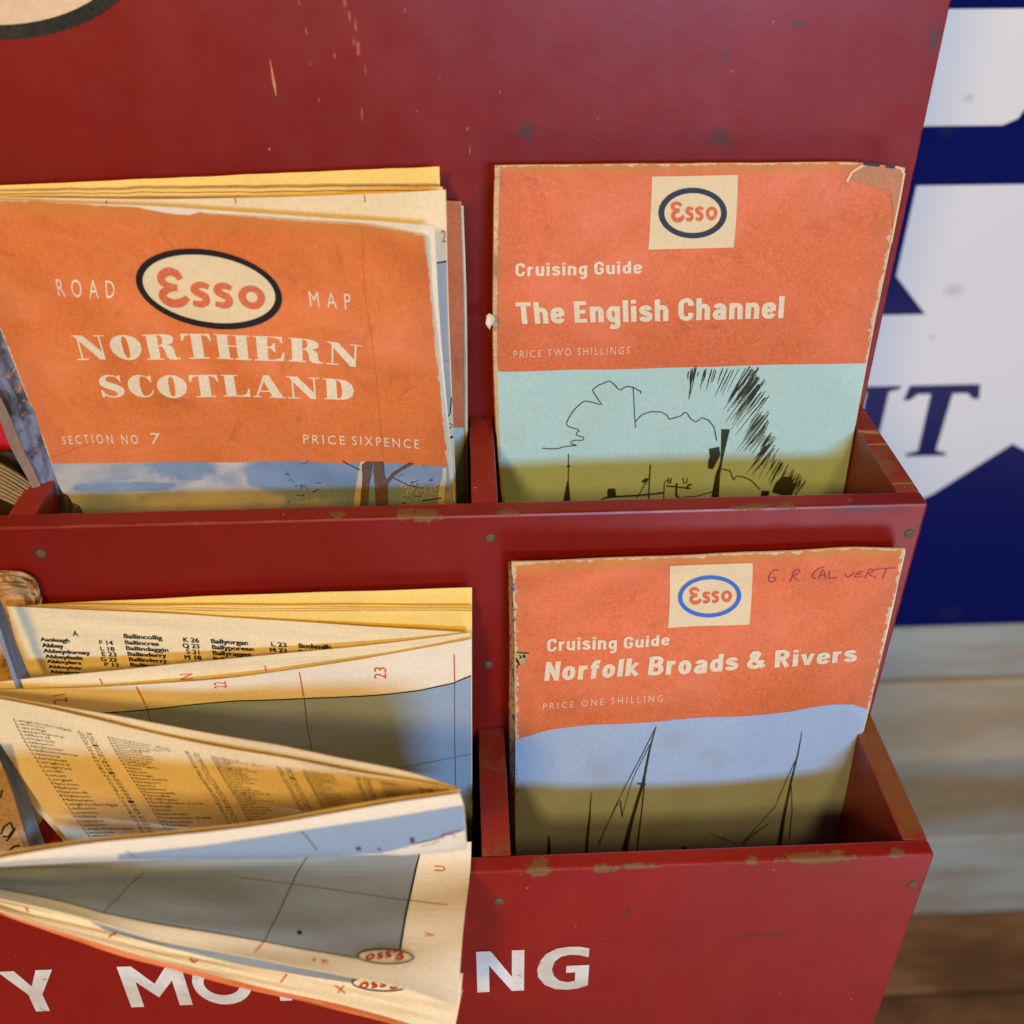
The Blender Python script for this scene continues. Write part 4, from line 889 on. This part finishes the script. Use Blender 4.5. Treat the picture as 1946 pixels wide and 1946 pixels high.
lines('map_lines', sIf, [([(787, 1602), (812, 1597), (838, 1590), (842, 1584), (880, 1576)], .004), ([(800, 1606), (824, 1601), (829, 1597), (836, 1598)], .003), ([(842, 1592), (843, 1586), (862, 1583), (864, 1590)], .003), ([(783, 1590), (784, 1600)], .018), ([(680, 1608), (683, 1614)], .02), ([(718, 1610), (724, 1614)], .008), ([(572, 1578), (590, 1598), (603, 1614)], .004), ([(240, 1616), (262, 1628)], .003)], .006, M_greyline, oIf)
leaf(mI, [row([(-60, 1648), (240, 1632), (500, 1627), (885, 1610)], (-2.38, -2.29, -2.20)), row([(-60, 1642), (450, 1606), (880, 1586)], (-2.12, -1.99, -1.91))], M_paper, 68, .0, 30, 6)  # hidden leaf added under the fold to block light leaking into the wedge
# f: sheet drooping over the front
fb = [(-40, 1698), (0, 1707), (103, 1730), (207, 1759), (310, 1787), (450, 1814), (560, 1836), (670, 1857), (768, 1876), (869, 1913)]
sIg, oIg = leaf(mI, [row([(-40, 1628), (300, 1612), (600, 1606), (896, 1600)], (-2.05, -1.96, -1.88)), row([(-40, 1650), (450, 1655), (893, 1660)], (-2.12, -2.04, -2.01)), row([(-40, 1675), (200, 1700), (450, 1735), (700, 1765), (880, 1770)], (-2.22, -2.32, -2.36)), row(fb, (-2.36, -2.52, -2.66))], M_paper, 65, .004, 50, 30, label='drooping map corner with blue sea and an upside down oval')
seaR = [(797, 1608), (797, 1622), (784, 1680), (770, 1745), (761, 1800)]
seaB = [(-40, 1682), (0, 1690), (191, 1735), (388, 1771), (500, 1790), (620, 1812), (690, 1824), (757, 1832)]
M_sea_f = paper('map_sea_print_shaded', (.23, .27, .31), .05, dirtamt=.2, dirt=(.22, .22, .20), rough=.6)  # same sea print, the flap's shade painted in as a darker, greyer tone
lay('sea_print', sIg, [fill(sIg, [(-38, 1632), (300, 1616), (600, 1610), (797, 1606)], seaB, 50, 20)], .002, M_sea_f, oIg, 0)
lines('map_border', sIg, [(seaR+[(757, 1830)], .009), (seaB, .004)], .004, M_black_i, oIg)
lines('grid_lines', sIg, [([(450, 1668), (620, 1690), (777, 1712), (851, 1721)], .003), ([(587, 1624), (556, 1678), (530, 1735), (502, 1790)], .005), ([(272, 1660), (243, 1686), (215, 1715), (197, 1735)], .004)], .004, M_greyline, oIg)
lines('red_ticks', sIg, [([(502, 1790), (483, 1812)], .005), ([(777, 1712), (851, 1721)], .003)], .005, M_redline, oIg)
lay('grid_letters', sIg, [place(sIg, text2d('U'), [(825, 1656), (826, 1646)], [(846, 1657), (846, 1647)]), place(sIg, text2d('V'), [(807, 1780), (807, 1773)], [(827, 1784), (826, 1774)]), place(sIg, text2d('21'), [(626, 1834), (594, 1828)], [(626, 1827), (596, 1822)])], .004, M_redline, oIg, 0)
lay('ink_spot', sIg, [(lambda c, n: (sIg.uv([c]+[(c[0]+5*math.cos(2*math.pi*i/n), c[1]+4*math.sin(2*math.pi*i/n)) for i in range(n)]), [[0, 1+i, 1+(i+1) % n] for i in range(n)]))((569, 1773), 10)], .004, M_black_i, oIg, 0)
logo(sIg, oIg, None, (732, 1821), (54, 1), (-1, -15), 3.2, M_navy_i, [(768, 1826), (690, 1836)], [(765, 1807), (696, 1817)], h=.006, mpanel=M_paper, mword=M_dred_i)
# g: second sheet below, orange cover edge showing
gb = [(-40, 1716), (0, 1732), (103, 1769), (207, 1800), (310, 1831), (500, 1880), (657, 1914), (773, 1946), (860, 1975)]
sIh, oIh = leaf(mI, [row([(-40, 1690), (300, 1740), (600, 1800), (880, 1850)], (-2.22, -2.30, -2.42)), row([(-40, 1702), (300, 1790), (600, 1855), (872, 1915)], (-2.25, -2.38, -2.52)), row([(u, v-3) for u, v in gb], (-2.30, -2.46, -2.60))], M_paper_y, 66, .004, 50, 12, label='yellowed under sheet with part of an oval')
sIj, oIj = leaf(mI, [row([(-40, 1690), (300, 1750), (600, 1830), (880, 1880)], (-2.20, -2.28, -2.40)), row(gb, (-2.28, -2.44, -2.58)), row([(u, v+5) for u, v in gb], (-2.28, -2.44, -2.58))], M_orange, 67, .003, 50, 12, .012, label='orange cover under the drooping leaves')
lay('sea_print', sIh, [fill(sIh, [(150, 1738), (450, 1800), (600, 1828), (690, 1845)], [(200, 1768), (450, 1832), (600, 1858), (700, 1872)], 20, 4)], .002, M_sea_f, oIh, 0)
lines('red_ticks', sIh, [([(545, 1852), (533, 1868)], .007), ([(637, 1873), (656, 1888)], .006), ([(654, 1873), (642, 1887)], .006), ([(222, 1772), (206, 1782)], .009), ([(360, 1823), (368, 1830), (376, 1826)], .008), ([(49, 1726), (54, 1734)], .01)], .004, M_redline, oIh)
logo(sIh, oIh, None, (722, 1869), (54, 2), (-1, -15), 3.2, M_navy_i, [(760, 1876), (678, 1886)], [(757, 1857), (685, 1866)], h=.006, mpanel=M_paper_y, mword=M_dred_i)

# ------------------------------------------------------------------ left-hand neighbours, cut by the frame
nb = thing('picture_map', (-4.9, -.4, -2.6), 'dark folded map with a printed tree picture, left of the Scotland map', 'folded map')
M_ptree = NT('tree_picture_print'); t = M_ptree
c_ = t.mix(t.ramp(t.noise(110, 4), .42, .6), (.035, .022, .014), (.15, .16, .24)); c_ = t.mix(t.ramp(t.noise(160, 5, .7, dist=1), .60, .66), c_, (.40, .20, .05)); c_ = t.mix(t.ramp(t.noise(230, 4), .62, .67), c_, (.03, .02, .02))
M_ptree = t.done(c_, .5)
Sheet([row([(-260, 540), (20, 540)], (-.45, -.25), 4), row([(-110, 620), (60, 620)], (-.5, -.3), 4), row([(0, 755), (130, 760)], (-.55, -.4), 4), row([(58, 905), (150, 905)], (-.62, -.52), 4), row([(90, 985), (160, 985)], (-.66, -.6), 4)], .004, 70).build('cover', [M_ptree, M_paper], nb, 12, 30, .006)
M_edgeg = paper('grey_edge_paper', (.24, .17, .13), .1)
Sheet([row([(-140, 600), (-110, 600)], (-.52, -.5), 3), row([(-22, 755), (-1, 750)], (-.57, -.55), 3), row([(20, 850), (42, 850)], (-.61, -.59), 3), row([(60, 925), (74, 915)], (-.65, -.63), 3), row([(80, 985), (92, 985)], (-.67, -.66), 3)], .002, 71).build('folded_edge', [M_edgeg, M_edgeg], nb, 4, 24, .02)
rl = thing('leaflet', (-5.2, -.2, -2.4), 'plain bright red leaflet at the far left edge of the upper pocket', 'leaflet')
M_rleaf = paper('red_leaflet_print', (.62, .015, .03), .05, dirtamt=.1, rough=.5)
Sheet([row([(-300, 700), (10, 700)], (-.3, -.3), 3), row([(-250, 790), (30, 790)], (-.3, -.3), 3), row([(-200, 857), (60, 859)], (-.3, -.3), 3)], .001, 72).build('leaflet_face', [M_rleaf, M_paper], rl, 6, 8, .03)
pb = thing('page_bundle', (-5.0, -.6, -1.3), 'fan of thin browned pages in the far left upper pocket', 'papers')
M_pg = paper('olive_page_edge', (.30, .22, .10), .15, dirtamt=.4, dirt=(.12, .08, .03))
for k in range(9):
    yy = 878+k*7.5; xr = 66-k*4+(k % 3)*2; yb = 922+k*4.3
    Sheet([row([(-80, yy-38+k*3.5), (0, yy), (xr*.6, (yy+yb)/2+2), (xr, yb)], (-.55-.02*k, -.60-.02*k), 6), row([(-80, yy-34+k*3.5), (0, yy+4), (xr*.6, (yy+yb)/2+6), (xr, yb+3)], (-.57-.02*k, -.62-.02*k), 6)], .001, 80+k).build('page', [M_pg, M_pg], pb, 14, 2, .012)
dk = thing('paper_sheet', (-5.6, -.5, -2.0), 'dark sheet added as the shade of the gap behind the browned pages', 'paper_sheet')
M_dk = paper('dark_gap_shade', (.05, .03, .02), .2)  # near-black colour paints the shade of the gap behind the page fan
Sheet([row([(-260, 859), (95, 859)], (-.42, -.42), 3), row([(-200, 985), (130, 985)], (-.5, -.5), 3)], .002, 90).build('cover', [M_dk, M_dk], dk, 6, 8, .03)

tb = thing('paper_sheet', (-4.7, -1.2, -4.3), 'tattered brown topped booklet at the left of the lower pocket', 'booklet')
M_tat = NT('tattered_cover'); t = M_tat
c_ = t.mix(t.ramp(t.noise(120, 5, .7, dist=1.5), .40, .55), (.30, .11, .03), (.55, .34, .15)); c_ = t.mix(t.ramp(t.noise(80, 3), .62, .68), c_, (.62, .52, .38)); c_ = t.mix(t.ramp(t.noise(200, 4), .62, .7), c_, (.14, .05, .02))
M_tat = t.done(c_, .7, t.noise(150, 4), .8, .001)
for k in range(3):
    Sheet([row([(-160, 1078+k*10), (0, 1086+k*10), (28, 1083+k*10), (58-k*5, 1086+k*10), (72-k*5, 1104+k*6), (79-k*6, 1142)], (-1.04-.015*k, -1.03-.015*k), 9), row([(-130, 1150), (82-k*6, 1160)], (-1.06-.015*k, -1.05-.015*k)), row([(-60, 1400), (118-k*6, 1400)], (-1.12-.015*k, -1.11-.015*k))], .012, 92+k).build('cover' if k == 2 else 'leaf', [M_tat, M_paper_d], tb, 24, 20, .01, {'t': .5})
lm = thing('road_map', (-4.9, -1.7, -4.2), 'map with squiggled coast lines and thick blue grey folded edge, at lower left', 'folded map', 'folded road maps in the rack')
M_bedge = paper('blue_grey_edge', (.20, .26, .36), .08, dirtamt=.2)
sl1 = Sheet([row([(-60, 1100), (-15, 1100)], (-1.35, -1.22), 4), row([(-10, 1170), (8, 1160)], (-1.37, -1.25), 4), row([(32, 1290), (52, 1275)], (-1.42, -1.31), 4), row([(95, 1450), (118, 1440)], (-1.5, -1.4), 4)], .002, 95)
sl1.build('folded_edge', [M_bedge, M_bedge], lm, 4, 24, .02)
sl2 = Sheet([row([(-120, 1330), (-45, 1322)], (-1.68, -1.52), 4), row([(-38, 1420), (0, 1408)], (-1.71, -1.57), 4), row([(10, 1510), (45, 1490)], (-1.76, -1.63), 4), row([(48, 1612), (84, 1600)], (-1.81, -1.72), 4), row([(65, 1660), (100, 1650)], (-1.84, -1.76), 4)], .002, 96)
sl2.build('folded_edge', [M_bedge, M_bedge], lm, 4, 30, .03)
sl3 = Sheet([row([(-160, 1440), (-8, 1425)], (-1.78, -1.74), 4), row([(-130, 1520), (24, 1510)], (-1.80, -1.77), 4), row([(-90, 1640), (62, 1630)], (-1.84, -1.81), 4)], .002, 97)
ol3 = sl3.build('leaf', [M_paper_d, M_paper_d], lm, 16, 16, .008)
ol3['label'] = 'leaf with squiggled coast lines'
lines('map_lines', sl3, [([(2, 1585), (8, 1570), (20, 1562), (26, 1575), (16, 1590), (6, 1588)], .009), ([(4, 1500), (2, 1512), (-4, 1520)], .007), ([(38, 1606), (26, 1608), (18, 1616)], .011), ([(12, 1598), (24, 1584), (30, 1572)], .007)], .004, M_black_i, ol3)

# scrap of pale fluff caught beside the guide
V, F = [], []
for j in range(5):
    for i in range(8):
        a = 2*math.pi*i/8; r = (.0, .022, .030, .024, .0)[j]*(1+.35*math.sin(3*a+j)); c = un(930, 612, Y=-.3)
        V.append((c[0]+r*math.cos(a)*.7, c[1]+r*math.sin(a), c[2]-.04+.022*j+.01*math.cos(2*a)))
for j in range(4):
    for i in range(8): k = (i+1) % 8; F.append([j*8+i, j*8+k, (j+1)*8+k, (j+1)*8+i])
settag(obj('paper_scrap', V, F, M_paper, None, base=tuple(un(930, 625, Y=-.3))), 'tiny crumpled pale scrap caught on the left edge of the English Channel guide', 'paper scrap')

# ------------------------------------------------------------------ background: enamel sign, boards, bench
YS = 3.0
sg = thing('enamel_sign', (2.5, YS, -4.9), 'out of focus blue and white enamel sign with serif capitals behind the rack', 'sign')
def enamel(name, col, rust):
    t = NT(name); c = t.mix(t.noise(8, 3), tuple(k*.93 for k in col), col)
    d = t.math('ADD', t.blobs(rust), t.math('MULTIPLY', t.math('SUBTRACT', t.noise(80, 4), .5), 1.2))
    c = t.mix(t.math('MULTIPLY', t.ramp(d, 1.3, .2), .6), c, tuple(k*.6+.02 for k in col))
    return t.done(c, .22, t.noise(14, 2), .15, .001, .12)
ps = lambda u, v: un(u, v, Y=YS)
rust = [at(ps(1810, 552), .10, .2, .07), at(ps(1842, 186), .05, .2, .04), at(ps(1797, 250), .07, .2, .06), at(ps(1808, 1165), .14, .2, .10), at(ps(1770, 640), .03, .2, .03)]
M_wen = enamel('white_enamel', (.86, .88, .90), rust); M_ben = enamel('navy_enamel', (.003, .008, .11), rust)
zb_ = ps(1720, 1193)[2]
box('sign_plate', .3, 6.2, YS+.002, YS+.06, zb_, 4.2, M_ben, sg, .02)
sp_ = Plane(YS)
Xr = 5.4
def reg(px): return np.array([ps(a, b)[[0, 2]] for a, b in px])
def regpoly(V): V = np.array(V); return V, [list(t) for t in tessellate_polygon([[Vector((a, b, 0)) for a, b in V]])]
x_l = ps(1720, 450)[0]
za, zb1, zc, zd = ps(1800, 17)[2], ps(1800, 239)[2], ps(1800, 352)[2], ps(1800, 597)[2]
xr1 = ps(1946, 200)[0]+.03
lay('white_field', sp_, [regpoly([(.45, za), (xr1+.0, za), (xr1, zb1+.16), (xr1-.05, zb1+.05), (xr1-.16, zb1), (.45, zb1)]),
    regpoly([(x_l, zc), (Xr, zc), (Xr, ps(1930, 843)[2]-1.4)]+[tuple(ps(1924, 843)[[0, 2]]), tuple(ps(1773, 938)[[0, 2]]), (ps(1773, 938)[0]-1.2, ps(1773, 938)[2]-.72), (.45, ps(1773, 938)[2]-.72), (.45, zd), tuple(ps(1758, 597)[[0, 2]]), tuple(ps(1703, 525)[[0, 2]])])], .003, M_wen, sg, 0)
# serif capitals I T (blue on white)
zT1, zT0 = ps(1790, 731)[2], ps(1755, 866)[2]
tx0, tx1 = ps(1726, 745)[0], ps(1858, 745)[0]; H_ = zT1-zT0; tw_ = tx1-tx0; cx = (tx0+tx1)/2-.01
Tg = [(tx0, zT1), (tx1, zT1), (tx1+.03, zT1-.20*H_), (tx1-.03, zT1-.20*H_), (tx1-.09, zT1-.12*H_), (cx+.1, zT1-.12*H_), (cx+.085, zT0+.08*H_), (cx+.19, zT0+.04*H_), (cx+.19, zT0), (cx-.19, zT0), (cx-.19, zT0+.04*H_), (cx-.085, zT0+.08*H_), (cx-.1, zT1-.12*H_), (tx0+.09, zT1-.12*H_), (tx0+.03, zT1-.20*H_), (tx0-.03, zT1-.20*H_)]
ix = ps(1672, 727)[0]
Ig = [(ix-.20, zT1), (ix+.20, zT1), (ix+.2, zT1-.04*H_), (ix+.1, zT1-.08*H_), (ix+.1, zT0+.08*H_), (ix+.2, zT0+.04*H_), (ix+.2, zT0), (ix-.2, zT0), (ix-.2, zT0+.04*H_), (ix-.1, zT0+.08*H_), (ix-.1, zT1-.08*H_), (ix-.2, zT1-.04*H_)]
lay('lettering', sp_, [regpoly(Tg), regpoly(Ig)], .006, M_ben, sg, 0)

# pale weathered boards behind
wall = thing('wall', (2.5, 3.2, -10), 'pale worn horizontal boards under and behind the enamel sign', 'wall', kind='structure')
del wall['category']
def board(name, a, b, rough=.6, sc=14):
    t = NT(name); c = t.mix(t.ramp(t.noise(sc, 5, .65, stretch=(.35, 1, 1.6)), .35, .68), a, b); c = t.mix(t.math('MULTIPLY', t.ramp(t.noise(22, 3), .62, .80), .4), c, tuple(k*.5 for k in a))
    return t.done(c, rough, t.noise(60, 4, stretch=(.3, 1, 1)), .4, .002, .4)
MB = [board('pale_board_a', (.46, .36, .22), (.58, .50, .36)), board('pale_board_b', (.36, .30, .20), (.50, .54, .50)), board('pale_board_c', (.34, .25, .13), (.40, .40, .34))]
zs = [-10.2, -8.55, -7.15, ps(1700, 1310)[2]-.03, zb_-.02-.0, zb_+1.2, zb_+2.6, zb_+4, zb_+5.4, zb_+6.8, zb_+8.2, zb_+9.6]
for i in range(len(zs)-1):
    box('plank', -9, 11, YS+.14+.03*(i % 2), YS+.4, zs[i]+.012, zs[i+1]-(.04 if i == 2 else .012), MB[(i+1) % 3] if i != 1 else MB[2], wall, .03)
box('wall_backing', -9, 11, YS+.41, YS+.5, -10.2, 5, MB[2], wall, 0)
floor_ = thing('floor', (0, 0, -10.2), 'brown wooden boards at the foot of the rack', 'floor', kind='structure'); del floor_['category']
MF = [board('brown_board_a', (.14, .065, .025), (.32, .17, .07), .5, 22), board('brown_board_b', (.11, .05, .02), (.26, .13, .055), .5, 26)]
zf = ps(1690, 1752)[2]
for i in range(12):
    box('plank', -9, 11, YS+.1-1.1*(i+1), YS+.1-1.1*i-.04, zf-.5, zf+.01*(i % 2), MF[i % 2], floor_, .03)
